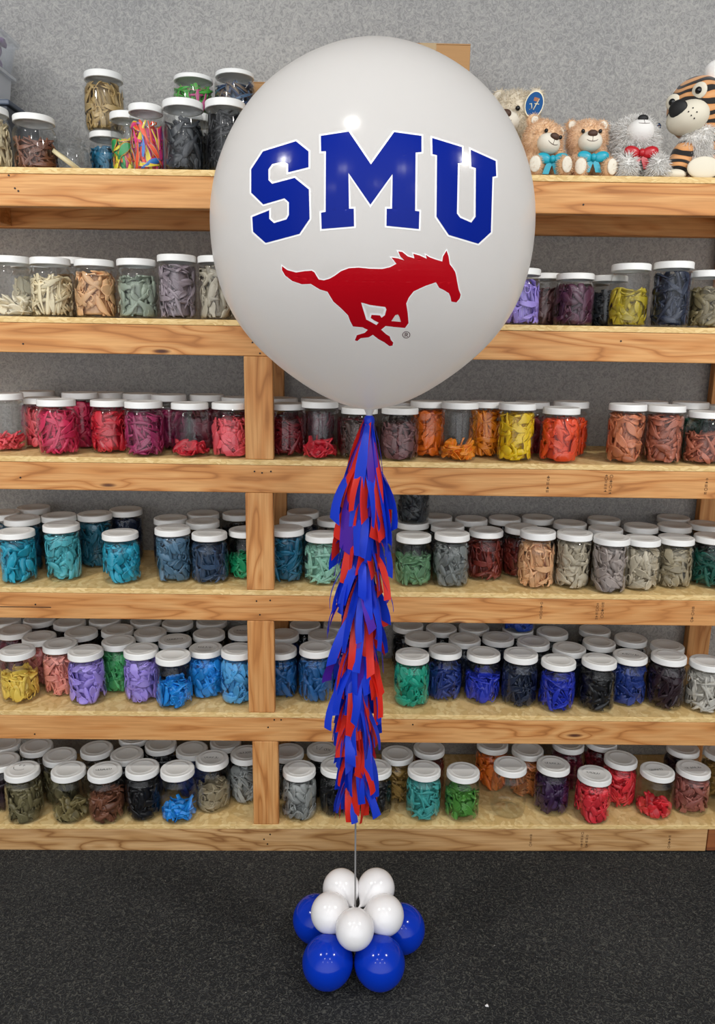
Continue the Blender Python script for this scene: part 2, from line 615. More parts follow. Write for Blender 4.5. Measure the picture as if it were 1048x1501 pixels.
# uninflated balloons: flattened teardrops pressed against the jar wall
def piece_pts(L, wd_, th, curl, rnd):
    nl, nc = 7, 8
    out = []
    ph = rnd.uniform(-1, 1)
    for i in range(nl + 1):
        s = i / nl
        # head rounded, neck narrow
        wid = wd_ * (math.sin(PI * min(1.0, s * 1.25 + 0.02)) ** 0.6 if s < 0.72 else 0.48 - 0.35 * (s - 0.72) / 0.28 * 0.4)
        wid = max(wid, wd_ * 0.10)
        row = []
        for k in range(nc):
            a = 2 * PI * k / nc
            b = (s - 0.5) * L
            aa = math.cos(a) * wid * 0.5
            n = math.sin(a) * th * 0.5 * (1.3 if i == nl else 1)
            n += curl * (aa / (wd_ * 0.5)) ** 2 + 0.004 * math.sin(3.2 * s + ph * 3) * (1 if curl > 0 else -1)
            aa += 0.007 * math.sin(2.6 * s + ph * 2)
            row.append((aa, b, n))
        out.append(row)
    return out


def content_mesh(T, zt, seed, heap=False, long=False):
    R = T['rin']
    outer = [(r, z) for r, z in T['body'][2:]]

    def Rz(z):
        if z <= outer[0][1]:
            return outer[0][0] - WALL_T - 0.001
        for (ra, za), (rb_, zb_) in zip(outer, outer[1:]):
            if za <= z <= zb_:
                return (ra + (rb_ - ra) * (z - za) / max(1e-6, zb_ - za) - WALL_T) * 0.9955 - 0.0004
        return outer[-1][0] - WALL_T - 0.0008
    zmax = T['zin'] + 0.005
    rnd = random.Random(seed)
    bm = bmesh.new()
    tone = bm.verts.layers.float.new('tone')

    def add(fn, pts, tv):
        rows = []
        for row in pts:
            vs = []
            for q_, p in enumerate(row):
                v = bm.verts.new(fn(p))
                v[tone] = min(1.0, tv * 0.7 + (0.55 if q_ % 4 == 0 else 0.0))
                vs.append(v)
            rows.append(vs)
        nc = len(rows[0])
        for i in range(len(rows) - 1):
            for k in range(nc):
                bm.faces.new((rows[i][k], rows[i][(k + 1) % nc], rows[i + 1][(k + 1) % nc], rows[i + 1][k]))
        bm.faces.new(rows[0][::-1])
        bm.faces.new(rows[-1])
    zb = 0.0065

    def clampv(v, jitter=0.0):
        r = math.hypot(v.x, v.y)
        if r > R - jitter:
            k = (R - jitter) / r
            v.x *= k
            v.y *= k
        v.z = min(max(v.z, zb), zt + 0.018, zmax)
        rz = min(Rz(v.z), Rz(v.z + 0.003), Rz(v.z - 0.003)) - jitter
        r = math.hypot(v.x, v.y)
        if r > rz:
            v.x *= rz / r
            v.y *= rz / r
        return v
    if not heap:
        # lumpy core
        prof = [(0.0, zb + 0.004), (R * 0.62, zb + 0.004), (R * 0.62, zb + 0.012), (R * 0.62, zt - 0.012), (R * 0.6, zt), (0.0, zt + 0.002)]
        n0 = len(bm.verts)
        lathe(bm, prof, 16)
        bm.verts.ensure_lookup_table()
        for v in bm.verts[n0:]:
            v[tone] = 0.2
        area = 2 * PI * R * (zt - zb)
        n = int(area / 0.00052)
        for q in range(n):
            th0 = rnd.uniform(0, 2 * PI)
            z0 = rnd.uniform(zb + 0.01, zt - 0.006)
            ang = rnd.uniform(0, PI * 2)
            L = rnd.uniform(0.05, 0.09) * (1.25 if long else 1)
            wdt = rnd.uniform(0.020, 0.040) * (0.6 if long else 1)
            th = rnd.uniform(0.003, 0.006)
            curl = rnd.choice((-1, -1, 1)) * rnd.uniform(0.002, 0.012)
            dep = rnd.uniform(0.0, 0.018)
            ca, sa = math.cos(ang), math.sin(ang)
            tl = rnd.uniform(-0.4, 0.4)

            def fn(p, th0=th0, z0=z0, ca=ca, sa=sa, dep=dep, tl=tl):
                a = p[0] * ca - p[1] * sa
                b = p[0] * sa + p[1] * ca
                rr = R - 0.003 - dep + p[2] + tl * p[0]
                t = th0 + a / R
                rr = min(rr, R - 0.0003)
                return clampv(Vector((rr * math.cos(t), rr * math.sin(t), z0 + b)))
            add(fn, piece_pts(L, wdt, th, curl, rnd), rnd.random())
        ntop = 14
    else:
        ntop = int(46 * (zt / 0.06))
    for q in range(ntop):
        r0 = R * 0.78 * math.sqrt(rnd.random())
        a0 = rnd.uniform(0, 2 * PI)
        if heap:
            hmax = zt * (1.0 - 0.45 * (r0 / R) ** 2) * rnd.uniform(0.75, 1.1)
            z0 = zb + rnd.random() ** 0.8 * (hmax - zb)
            e = Euler((rnd.uniform(-1.2, 1.2), rnd.uniform(-1.2, 1.2), rnd.uniform(0, 6.28))).to_matrix()
        else:
            z0 = zt + rnd.uniform(-0.004, 0.006)
            e = Euler((rnd.uniform(-0.45, 0.45), rnd.uniform(-0.45, 0.45), rnd.uniform(0, 6.28))).to_matrix()
        c = Vector((r0 * math.cos(a0), r0 * math.sin(a0), z0))
        L = rnd.uniform(0.06, 0.1) if heap else rnd.uniform(0.05, 0.08)

        def fn(p, e=e, c=c):
            return clampv(e @ Vector(p) + c, 0.0005)
        add(fn, piece_pts(L, rnd.uniform(0.026, 0.042), rnd.uniform(0.004, 0.007), rnd.choice((-1, 1)) * rnd.uniform(0, 0.012), rnd), rnd.random())
    # rolled lips of the necks
    for q in range(10 if not heap else 3):
        th0 = rnd.uniform(0, 2 * PI)
        z0 = rnd.uniform(zb + 0.01, max(zb + 0.012, zt - 0.012))
        rr = rnd.uniform(0.006, 0.010)
        pts = []
        a1 = rnd.uniform(0, 6.28)
        for k in range(9):
            a = a1 + k / 8 * rnd.uniform(4.2, 4.4)
            t = th0 + rr * math.cos(a) / R
            rad = (R - 0.0022) * (1 if not heap else 0.8)
            zz_ = max(zb + 0.002, z0 + rr * 1.4 * math.sin(a))
            rad = min(rad, Rz(zz_) - 0.0022, Rz(zz_ - 0.003) - 0.0022, Rz(zz_ + 0.003) - 0.0022)
            pts.append((rad * math.cos(t), rad * math.sin(t), zz_))
        n0 = len(bm.verts)
        tube(bm, pts, 0.0016, 5)
        bm.verts.ensure_lookup_table()
        for v in bm.verts[n0:]:
            v[tone] = 1.0
    bmesh.ops.recalc_face_normals(bm, faces=bm.faces)
    o = obj('uninflated_balloons', bm, latex('888888'))
    me = o.data
    bpy.data.objects.remove(o)
    return me


CONT = {}


def content(tp, fill, variant):
    T = TYPES[tp]
    lv = min((0.25, 0.35, 0.5, 0.65, 0.8, 0.95), key=lambda x: abs(x - fill))
    k = (tp, lv, variant)
    if k not in CONT:
        CONT[k] = content_mesh(T, T['zin'] * lv, hash((ord(tp), int(lv * 100), variant)) % 99991, heap=lv < 0.4, long=variant == 1)
    return CONT[k]


# colour name -> hex
C = dict(cream='d9c9a4', peach='d8a878', sage='8a9484', mauve='8d7f86', taupe='a39a88', ivory='ddd2b8',
         lavender='9a86d6', plum='4a2038', black='121216', charcoal='282b30', olive_gold='a8941c', navy='101c34', bronze='6e6243',
         crimson='c2204c', coral='e0525c', red='b8182a', magenta='8f1e50', wine='6a1a30', darkred='75141e', brown='4a342e', rosebrown='6b4545',
         amber='ef8a14', orange='e06a10', yellow='f2c814', vermilion='e84a1c', terracotta='bd6f48', clay='a45c44', rust='8a4630',
         darkgreen='0d4a3a', teal='1791ac', aqua='4aa5b0', darkteal='1c6076', slate='4b6d86', steel='263e5a', petrol='0f5f7e', green='0f8a5a',
         seafoam='86b8a4', grey='6c706e', sagegreen='58805c', brickred='6a2219', apricot='dba87a', stone='b0a48e', greige='9d9089', khaki='93876e',
         forest='0c4f42', butter='f4d05a', salmon='dc8a7c', rose='c8706a', emerald='12957a', azure='1a86d8', sky='4ea0da', royal='1428a0',
         blue='14548f', cobalt='123a94', denim='172f74', leaf='3f9a5c', maroon='24101a', oyster='bdb8ae', turquoise='3f9c98', grass='4d8a38', purple='34183f',
         scarlet='d8303a', strawberry='d22a34', duskyrose='9a5a50', mustard='94743a', tangerine='d8681c', copper='b86a34', silver='8e908e',
         olive='6f6748', khakibrown='7d7048', chestnut='70442f', umber='5c4a34', gold='a58a58', brass='a5884c', tan='b08a62')
NAMES = dict(olive_gold='olive yellow', darkred='dark red', rosebrown='rosy brown', darkgreen='dark green', darkteal='dark teal', sagegreen='sage green',
             brickred='brick red', duskyrose='dusky rose', khakibrown='khaki brown')

# (u, v of lid top, type, colour, fill, row or None, v of base front or None, writing)
J = []


def jars(shelf, rows):
    for r in rows:
        u, v, tp, col, fill = r[:5]
        d = dict(shelf=shelf, u=u, v=v, tp=tp, col=col, fill=fill, row=None, vb=None, note=0, k=1.0)
        d.update(r[5] if len(r) > 5 else {})
        J.append(d)


jars(0, [(-7, 160, 'R', 'cream', .95, dict(row=0)), (37, 178, 'R', 'chestnut', .65, dict(row=0.1)),
         (156, 197, 'R', 'petrol', .8, dict(row=1.55, key='under_gold', k=0.9)), (185, 168, 'S', 'multi_green', .65, dict(row=0.85, k=0.85)), (214, 157, 'S', 'multi_pink', .8, dict(row=0.0, k=0.84)),
         (267, 151, 'S', 'charcoal', .8, dict(row=0.0)), (330, 151, 'S', 'black', .95, dict(row=0.0)), (285, 171, 'R', 'black', .8, dict(row=1.05, key='under_green')),
         (345, 167, 'S', 'charcoal', .8, dict(row=1.05, key='under_blue'))])
jars(1, [(16, 377, 'R', 'ivory', .35, dict(row=.15)), (72.5, 379, 'R', 'cream', .8, dict(row=0)), (140, 382, 'R', 'peach', .95, dict(row=0)), (198, 381, 'R', 'sage', .8, dict(row=0)),
         (258, 375, 'S', 'mauve', .95, dict(row=0)), (318, 377, 'S', 'taupe', .95, dict(row=0)), (105, 379, 'R', 'tan', .8, dict(row=1.1)), (44, 384, 'R', 'cream', .8, dict(row=1.15)),
         (765, 395, 'R', 'lavender', .95, dict(row=.2)), (799, 402, 'S', 'rosebrown', .8, dict(row=1.3)), (843.5, 402, 'R', 'plum', .95, dict(row=.55)), (893, 405, 'R', 'charcoal', .8, dict(row=1.0)),
         (868, 410, 'R', 'black', .8, dict(row=2.1)), (925.8, 388, 'S', 'olive_gold', .6, dict(row=0.0)), (988.3, 385, 'S', 'navy', .95, dict(row=-0.1)), (1040, 398, 'R', 'bronze', .8, dict(row=0.1)),
         (425, 385, 'R', 'khaki', .8, dict(row=.2)), (660, 392, 'R', 'mauve', .8, dict(row=.2))][:16])
jars(2, [(82, 585, 'R', 'crimson', .95, dict(row=0)), (11, 576, 'S', 'coral', .35, dict(row=.6)), (159.5, 586, 'R', 'red', .95, dict(row=.45)), (210, 588, 'R', 'magenta', .95, dict(row=0)),
         (278, 590, 'R', 'red', .25, dict(row=0.05)), (341, 590, 'R', 'coral', .8, dict(row=0)), (54, 573, 'R', 'magenta', .8, dict(row=2.2)), (117, 575, 'S', 'crimson', .95, dict(row=1.25)),
         (45, 583, 'R', 'coral', .95, dict(row=1.0)), (199, 576, 'R', 'wine', .8, dict(row=1.9)), (248, 578, 'R', 'magenta', .8, dict(row=1.3)), (303, 578, 'R', 'wine', .8, dict(row=1.6)), (350, 582, 'R', 'wine', .8, dict(row=1.2)),
         (163, 575, 'R', 'crimson', .8, dict(row=2.1)),
         (420, 591, 'R', 'darkred', .8, dict(row=.4)), (469, 588, 'S', 'red', .35, dict(row=0)), (527, 597, 'R', 'brown', .8, dict(row=0)), (591, 597, 'R', 'rosebrown', .8, dict(row=0)),
         (417, 583, 'R', 'wine', .8, dict(row=1.5)), (462, 583, 'R', 'wine', .8, dict(row=1.4)), (520, 592, 'R', 'darkred', .8, dict(row=1.3)), (597, 589, 'R', 'brown', .8, dict(row=1.3)),
         (671.6, 589, 'S', 'amber', .35, dict(row=0)), (626, 588, 'S', 'orange', .95, dict(row=.45)), (714, 588, 'S', 'amber', .95, dict(row=.75)), (758.7, 591, 'S', 'yellow', .95, dict(row=0)),
         (823.4, 597, 'R', 'vermilion', .95, dict(row=0)), (831, 588, 'R', 'vermilion', .8, dict(row=1.15)), (920.8, 592, 'S', 'terracotta', .95, dict(row=0)), (977.5, 594, 'S', 'clay', .95, dict(row=0)),
         (1038, 603, 'R', 'clay', .65, dict(row=0)), (787, 589, 'R', 'darkred', .8, dict(row=1.3)), (1018, 589, 'R', 'darkgreen', .8, dict(row=1.1)), (1056, 594, 'R', 'charcoal', .8, dict(row=1.2)), (955, 588, 'R', 'rust', .8, dict(row=1.4))])
jars(3, [(26, 776, 'S', 'teal', .95, dict(vb=857)), (89.6, 768, 'S', 'aqua', .95, dict(vb=855)), (176, 780, 'R', 'teal', .95, dict(vb=859, col2=1)), (253.4, 773, 'S', 'slate', .95, dict(vb=857)),
         (311, 780, 'R', 'steel', .95, dict(vb=858)), (356, 776, 'R', 'green', .5, dict(vb=852)),
         (250, 759, 'R', 'navy', .8), (297, 763, 'R', 'navy', .8), (38, 763, 'S', 'petrol', .95), (93.5, 755.5, 'S', 'petrol', .8), (130, 753, 'S', 'darkteal', .95), (174, 748, 'S', 'navy', .95),
         (43.5, 745, 'S', 'darkteal', .8), (9, 751, 'S', 'petrol', .8), (299, 753, 'R', 'black', .8), (348, 752, 'R', 'black', .8),
         (423.5, 772, 'S', 'petrol', .95, dict(vb=855)), (471.6, 782.5, 'R', 'seafoam', .95, dict(vb=860)), (607, 783.5, 'R', 'sagegreen', .65, dict(vb=862)), (662, 780, 'R', 'grey', .95, dict(vb=862)),
         (430, 763, 'S', 'darkteal', .8), (444.5, 751, 'S', 'navy', .8), (487, 760, 'R', 'black', .8), (607, 764, 'R', 'charcoal', .8, dict(key='under_charcoal')), (643, 756, 'R', 'black', .8), (655.6, 771, 'R', 'charcoal', .8), (692, 759, 'R', 'maroon', .8),
         (712.6, 776, 'R', 'brickred', .95, dict(vb=853)), (790, 777, 'R', 'apricot', .95, dict(vb=864)), (842.6, 780, 'S', 'stone', .95, dict(vb=865)), (898, 788, 'S', 'greige', .95, dict(vb=873)),
         (943, 788, 'R', 'stone', .95, dict(vb=867)), (991.8, 787, 'R', 'khaki', .95, dict(vb=864)), (1042, 785, 'R', 'forest', .8, dict(vb=863)),
         (767.6, 772, 'R', 'brickred', .8), (835.5, 765, 'R', 'umber', .8), (888, 773, 'R', 'umber', .8), (941.8, 769, 'R', 'charcoal', .8), (987, 768, 'R', 'charcoal', .8), (1031, 765, 'R', 'black', .8),
         (739, 758, 'R', 'maroon', .8), (785.5, 757, 'R', 'maroon', .8), (885.5, 759, 'R', 'black', .8), (991, 757, 'R', 'black', .8), (542, 762, 'R', 'black', .8), (545, 783, 'R', 'forest', .8)][:44])
jars(4, [(25, 952, 'R', 'butter', .65, dict(vb=1036)), (126.7, 951.5, 'R', 'lavender', .95, dict(vb=1036)), (250.8, 957, 'R', 'azure', .5, dict(vb=1042)), (345.4, 950, 'R', 'sky', .95, dict(vb=1036)),
         (91, 942, 'R', 'salmon', .95, dict(vb=1024)), (208, 949.6, 'R', 'lavender', .95, dict(vb=1034)), (302, 950, 'R', 'azure', .95, dict(vb=1029, note=1, col2=1)), (175.6, 939, 'R', 'leaf', .95, dict(vb=1020)),
         (55, 933, 'R', 'rose', .95), (258, 934, 'R', 'navy', .8, dict(note=1)), (28.6, 921, 'R', 'wine', .8), (120.6, 925, 'R', 'brown', .8), (172, 921, 'R', 'charcoal', .8), (223, 928.6, 'R', 'forest', .8),
         (304, 925, 'R', 'black', .8), (351, 925, 'R', 'navy', .8, dict(note=1)), (13, 911, 'R', 'wine', .8), (59, 910, 'R', 'brown', .8), (103, 914, 'R', 'black', .8), (154.6, 910, 'R', 'black', .8),
         (212, 912, 'R', 'black', .8), (257.6, 912, 'R', 'black', .8), (305, 912, 'R', 'black', .8),
         (414, 951, 'R', 'blue', .95, dict(vb=1029)), (460, 947.4, 'R', 'blue', .95, dict(vb=1033)), (504, 940, 'R', 'cobalt', .95), (604.4, 957.8, 'R', 'emerald', .95, dict(vb=1040)),
         (479, 930, 'R', 'denim', .8), (418, 928, 'R', 'denim', .8), (451, 917.5, 'R', 'navy', .8), (493, 914, 'R', 'navy', .8),
         (652.8, 951, 'R', 'denim', .8, dict(vb=1030)), (710.4, 956, 'R', 'royal', .65, dict(vb=1035)), (763.6, 957, 'R', 'navy', .95, dict(vb=1039)), (817.6, 967, 'R', 'royal', .8, dict(vb=1046)),
         (878.4, 965.7, 'R', 'black', .8, dict(vb=1045)), (925.7, 959.4, 'R', 'denim', .95, dict(vb=1037, note=1)), (981, 959.4, 'R', 'maroon', .95, dict(vb=1042)), (1035, 968, 'R', 'oyster', .95, dict(vb=1047)),
         (619, 929, 'R', 'black', .8), (680.5, 931, 'R', 'navy', .8), (731, 932, 'R', 'navy', .8), (780, 938, 'R', 'black', .8), (831, 947, 'R', 'navy', .8), (878, 938, 'R', 'black', .8), (977.5, 944, 'R', 'black', .8), (926, 933.5, 'R', 'black', .8),
         (645, 922, 'R', 'black', .8), (695, 920, 'R', 'black', .8), (761, 921, 'R', 'black', .8, dict(key='under_cobalt')), (808, 924, 'R', 'black', .8), (872.5, 922, 'R', 'black', .8), (603, 917, 'R', 'black', .8)])
jars(5, [(31, 1128, 'R', 'olive', .8, dict(vb=1210, note=2)), (107, 1127, 'R', 'khakibrown', .4, dict(vb=1208)), (156, 1126.5, 'R', 'chestnut', .65, dict(vb=1208, note=1)), (208, 1124, 'R', 'black', .8, dict(vb=1206)),
         (258, 1124.5, 'R', 'azure', .4, dict(vb=1209)), (310, 1110, 'R', 'khaki', .5, dict(vb=1193, note=1)), (357, 1103.5, 'R', 'silver', .8, dict(vb=1181, note=1)),
         (85, 1104, 'R', 'olive', .8), (186, 1105, 'R', 'black', .8), (6, 1110, 'R', 'maroon', .8), (51.5, 1092, 'R', 'umber', .8), (143, 1095, 'R', 'umber', .8), (233.5, 1093.5, 'R', 'black', .8),
         (278.6, 1095, 'R', 'denim', .8), (325, 1088, 'R', 'black', .8), (10, 1087, 'R', 'black', .8), (195, 1084, 'R', 'black', .8),
         (438.5, 1126, 'R', 'silver', .95, dict(vb=1207)), (493.7, 1121, 'R', 'black', .8, dict(vb=1201)), (551, 1123.5, 'R', 'black', .65, dict(vb=1203)), (621.8, 1126, 'R', 'turquoise', .95, dict(vb=1207)),
         (679, 1129, 'R', 'grass', .65, dict(vb=1208)), (423, 1100, 'R', 'charcoal', .8), (472, 1097.6, 'R', 'black', .8, dict(note=3)), (584, 1105, 'R', 'mustard', .95), (624.8, 1096.6, 'R', 'brickred', .8),
         (748, 1120, 'R', None, 0, dict(vb=1203)), (811, 1119, 'R', 'purple', .8, dict(vb=1200, note=1)), (871.6, 1133.5, 'R', 'scarlet', .95, dict(vb=1213, note=1)), (963, 1128, 'R', 'strawberry', .4, dict(vb=1206, note=1)),
         (1016, 1124.5, 'R', 'duskyrose', .95, dict(vb=1201, note=1)), (722, 1090, 'R', 'tangerine', .95), (774, 1099, 'R', 'copper', .95), (907, 1109, 'R', 'strawberry', .95), (1002, 1099, 'R', 'maroon', .8),
         (886, 1091, 'R', 'darkred', .8), (1056, 1103, 'R', 'mustard', .8), (833, 1090, 'R', 'wine', .8)])

for d in J:
    T = TYPES[d['tp']]
    i = d['shelf']
    if d['vb'] is not None:
        p = at_z(d['u'], d['vb'], RAILZ[i] + OSB_T)
        y = p.y + T['rb'] * 0.97
        q = at_y(d['u'], d['v'], y)
        d['x'], d['y'], d['h'] = q.x, y, q.z - surf(i, q.x)
    elif d['row'] is not None:
        y = FY + 0.068 + d['row'] * 0.13
        q = at_y(d['u'], d['v'], y)
        d['x'], d['y'], d['h'] = q.x, y, q.z - surf(i, q.x)
    else:
        h = T['h']
        q = at_z(d['u'], d['v'], RAILZ[i] + OSB_T + h)
        d['x'], d['y'], d['h'] = q.x, q.y, h
    d['h'] = min(max(d['h'], T['h'] * 0.88), T['h'] * 1.14)
    d['r'] = T['rb'] * d['k'] + 0.0008
    d['wgt'] = 1.0 if d['vb'] is not None or (d['row'] is not None and d['row'] < 0.7) else 3.0
# nudge jars apart so that none touch
for it in range(400):
    for a in range(len(J)):
        A = J[a]
        for b in range(a + 1, len(J)):
            B = J[b]
            if A['shelf'] != B['shelf']:
                continue
            dx, dy = B['x'] - A['x'], B['y'] - A['y']
            dd = math.hypot(dx, dy)
            need = A['r'] + B['r']
            if dd < need:
                if dd < 1e-5:
                    dx, dy, dd = 0.001, 0.001, 0.0014
                pu = (need - dd) * 0.5
                ta = A['wgt'] / (A['wgt'] + B['wgt'])
                A['x'] -= dx / dd * pu * ta * 1.1
                A['y'] -= dy / dd * pu * ta * 1.1
                B['x'] += dx / dd * pu * (1 - ta) * 1.1
                B['y'] += dy / dd * pu * (1 - ta) * 1.1
        A['y'] = min(max(A['y'], FY + 0.052), WALLY - A['r'] - 0.002)
        for (sh, xa, xb, ya, yb) in post_boxes:
            if sh == A['shelf'] and sh > 0:
                cx, cy = min(max(A['x'], xa), xb), min(max(A['y'], ya), yb)
                dx, dy = A['x'] - cx, A['y'] - cy
                dd = math.hypot(dx, dy)
                if dd < A['r']:
                    if dd < 1e-5:
                        A['y'] += 0.01
                    else:
                        A['x'] += dx / dd * (A['r'] - dd)
                        A['y'] += dy / dd * (A['r'] - dd)

SHELF_NAMES = ['top shelf', 'second shelf', 'third shelf', 'fourth shelf', 'fifth shelf', 'bottom shelf']
ORD = ['first', 'second', 'third', 'fourth', 'fifth', 'sixth', 'seventh', 'eighth', 'ninth', 'tenth', 'eleventh', 'twelfth', 'thirteenth', 'fourteenth']
POSTC = -0.278
for d in J:
    d['bay'] = 'left' if d['x'] < POSTC else 'right'
    dy = d['y'] - FY
    d['rk'] = 0 if dy < 0.145 else (1 if dy < 0.275 else 2)
for d in J:
    peers = sorted([e for e in J if (e['shelf'], e['bay'], e['rk']) == (d['shelf'], d['bay'], d['rk'])], key=lambda e: e['x'])
    d['ord'] = ORD[peers.index(d)]
ROWN = ['front', 'middle', 'back']


def strokes_on_lid(lid, h, mode, seed):
    rnd = random.Random(seed)
    bm = bmesh.new()
    z = h - 0.0004
    lines = []
    if mode == 2:
        # smiling face drawn in marker
        lines.append([(-0.022 + 0.002 * math.cos(a), 0.018 + 0.004 * math.sin(a)) for a in [k * 0.8 for k in range(8)]])
        lines.append([(-0.008 + 0.002 * math.cos(a), 0.020 + 0.004 * math.sin(a)) for a in [k * 0.8 for k in range(8)]])
        lines.append([(-0.015 + 0.022 * math.cos(a), 0.008 + 0.020 * math.sin(a)) for a in [PI + 0.25 + k * (PI - 0.5) / 10 for k in range(11)]])
    elif mode == 3:
        lines.append([(-0.026, 0.014), (-0.020, -0.010), (-0.015, 0.006), (-0.009, -0.010), (-0.004, 0.014)])
        lines.append([(0.012 + 0.005 * math.cos(a), -0.002 + 0.007 * math.sin(a)) for a in [k * 0.7 for k in range(10)]])
        lines.append([(0.017, 0.006), (0.017, -0.008)])
        lines.append([(0.021, 0.006), (0.031, -0.008)])
        lines.append([(0.031, 0.006), (0.021, -0.008)])
    else:
        x = -0.028
        while x < 0.02:
            a0 = rnd.uniform(0, 6)
            lines.append([(x + k * 0.0016 + 0.003 * math.cos(a0 + k * 1.5), 0.01 * rnd.random() * 0.3 + 0.006 * math.sin(a0 + k * 1.5)) for k in range(7)])
            x += rnd.uniform(0.009, 0.016)
    for ln in lines:
        vs = []
        for k, (x, y) in enumerate(ln):
            a = Vector(ln[max(0, k - 1)])
            b = Vector(ln[min(len(ln) - 1, k + 1)])
            t = (b - a)
            t = t.normalized() if t.length > 1e-6 else Vector((1, 0))
            nrm = Vector((-t.y, t.x)) * 0.0007
            vs.append((bm.verts.new((x + nrm.x, y + nrm.y, z)), bm.verts.new((x - nrm.x, y - nrm.y, z))))
        for k in range(len(vs) - 1):
            bm.faces.new((vs[k][0], vs[k][1], vs[k + 1][1], vs[k + 1][0]))
    o = obj('marker_writing', bm, M_INK, lid, smooth=False)
    o['label'] = 'black marker smiley face' if mode == 2 else 'black marker writing'
    return o


RJ = random.Random(11)
MULTI = {'multi_green': ['2fa05a', 'f07a30', 'e8d83a', 'd84a7a', '2f8a4a'], 'multi_pink': ['e8408a', 'f0502a', 'e8d028', '2a7ac8', 'e8408a'],
         'multi_lime': ['46a636', '3a9a34', '46a636', 'b8407a', '46a636'], 'multi_blue': ['3a5a7a', '6a5a4a', '2a3a5a', '5a4a44', '3a5a7a']}
_multi = {}


def multi_latex(key):
    if key not in _multi:
        t = NT('latex_' + key)
        at = t.n('ShaderNodeAttribute', attribute_name='tone')
        cols = MULTI[key]
        c = t.ramp(at.outputs['Fac'], [(k / len(cols), hexc(h)) for k, h in enumerate(cols)], 'CONSTANT')
        p = t.n('ShaderNodeBsdfPrincipled', {'Base Color': c, 'Roughness': 0.42})
        _multi[key] = t.done(p.outputs[0])
    return _multi[key]


def make_jar(x, y, z, tp, h, col, fill, label, clabel, group, cgroup, note=0, rot=None, tilt=(0, 0), lid=True, seed=0, k=1.0):
    T = TYPES[tp]
    t = thing('storage_jar', label, 'jar', (x, y, z), (tilt[0], tilt[1], RJ.uniform(0, 6.28) if rot is None else rot), group)
    sc = h / T['h']
    t.scale = (k, k, sc)
    link(bpy.data.objects.new('jar_body', T['mbody']), t)
    if lid:
        l = link(bpy.data.objects.new('lid', T['mlid']), t)
        if note:
            t.rotation_euler.z = RJ.uniform(-0.3, 0.3)
            strokes_on_lid(l, T['h'], note, seed)
    if col and fill > 0:
        me = content(tp, fill, RJ.randrange(3))
        c = bpy.data.objects.new('uninflated_balloons', me)
        c.location = (x, y, z)
        c.rotation_euler = (tilt[0], tilt[1], RJ.uniform(0, 6.28))
        c.scale = (k, k, sc)
        COL.objects.link(c)
        c.material_slots[0].link = 'OBJECT'
        c.material_slots[0].material = multi_latex(col) if col.startswith('multi') else latex(C[col])
        tag(c, clabel, 'balloons', cgroup, 'stuff')
    return t


def cname(col):
    if col is None:
        return 'no'
    if col.startswith('multi'):
        return {'multi_green': 'green orange', 'multi_pink': 'pink yellow', 'multi_lime': 'lime green', 'multi_blue': 'dull blue'}[col]
    return NAMES.get(col, col)


TOP = {}
for k, d in enumerate(J):
    i = d['shelf']
    z = surf(i, d['x']) + 0.0003
    where = '%s from left, %s row, %s, %s bay' % (d['ord'], ROWN[d['rk']], SHELF_NAMES[i], d['bay'])
    if d['col'] is None:
        lab = 'empty clear jar with white lid, ' + where
    else:
        amount = 'low on' if d['fill'] < 0.45 else 'of'
        lab = 'clear jar %s %s balloons, %s' % (amount, cname(d['col']), where)
    clab = '%s uninflated balloons in jar %s' % (cname(d['col']), where)
    make_jar(d['x'], d['y'], z, d['tp'], d['h'], d['col'], d['fill'], lab, clab, 'white lidded jars on the ' + SHELF_NAMES[i], 'balloons in the jars on the ' + SHELF_NAMES[i], d['note'], seed=k, k=d['k'])
    if d.get('key'):
        TOP[d['key']] = (d['x'], d['y'], z + d['h'])


def stacked(key, tp, h, col, fill, label, clabel, tilt=(0, 0), dx=0.0, dy=0.0):
    x, y, z = TOP[key]
    make_jar(x + dx, y + dy, z + 0.0005, tp, h, col, fill, label, clabel, 'jars stacked on other jars', 'balloons in the stacked jars', tilt=tilt)


stacked('under_gold', 'R', 0.174, 'gold', .95, 'clear jar of gold balloons stacked upon the blue jar, top shelf', 'gold uninflated balloons in the jar stacked highest at left, top shelf', dy=0.0)
stacked('under_green', 'R', 0.108, 'multi_lime', .8, 'short jar of lime green and pink balloons stacked behind the charcoal jar', 'lime green and pink uninflated balloons in short stacked jar, top shelf')
stacked('under_blue', 'R', 0.112, 'multi_blue', .8, 'short jar of dull blue and brown balloons stacked beside big balloon', 'dull blue and brown uninflated balloons in short stacked jar, top shelf')
stacked('under_charcoal', 'S', 0.18, 'charcoal', .95, 'clear jar of charcoal balloons stacked behind the tassel, fourth shelf', 'charcoal uninflated balloons in the stacked jar, fourth shelf')
stacked('under_cobalt', 'R', 0.165, 'cobalt', .8, 'clear jar of cobalt balloons stacked on back jars, fifth shelf', 'cobalt blue uninflated balloons in the stacked jar, fifth shelf')

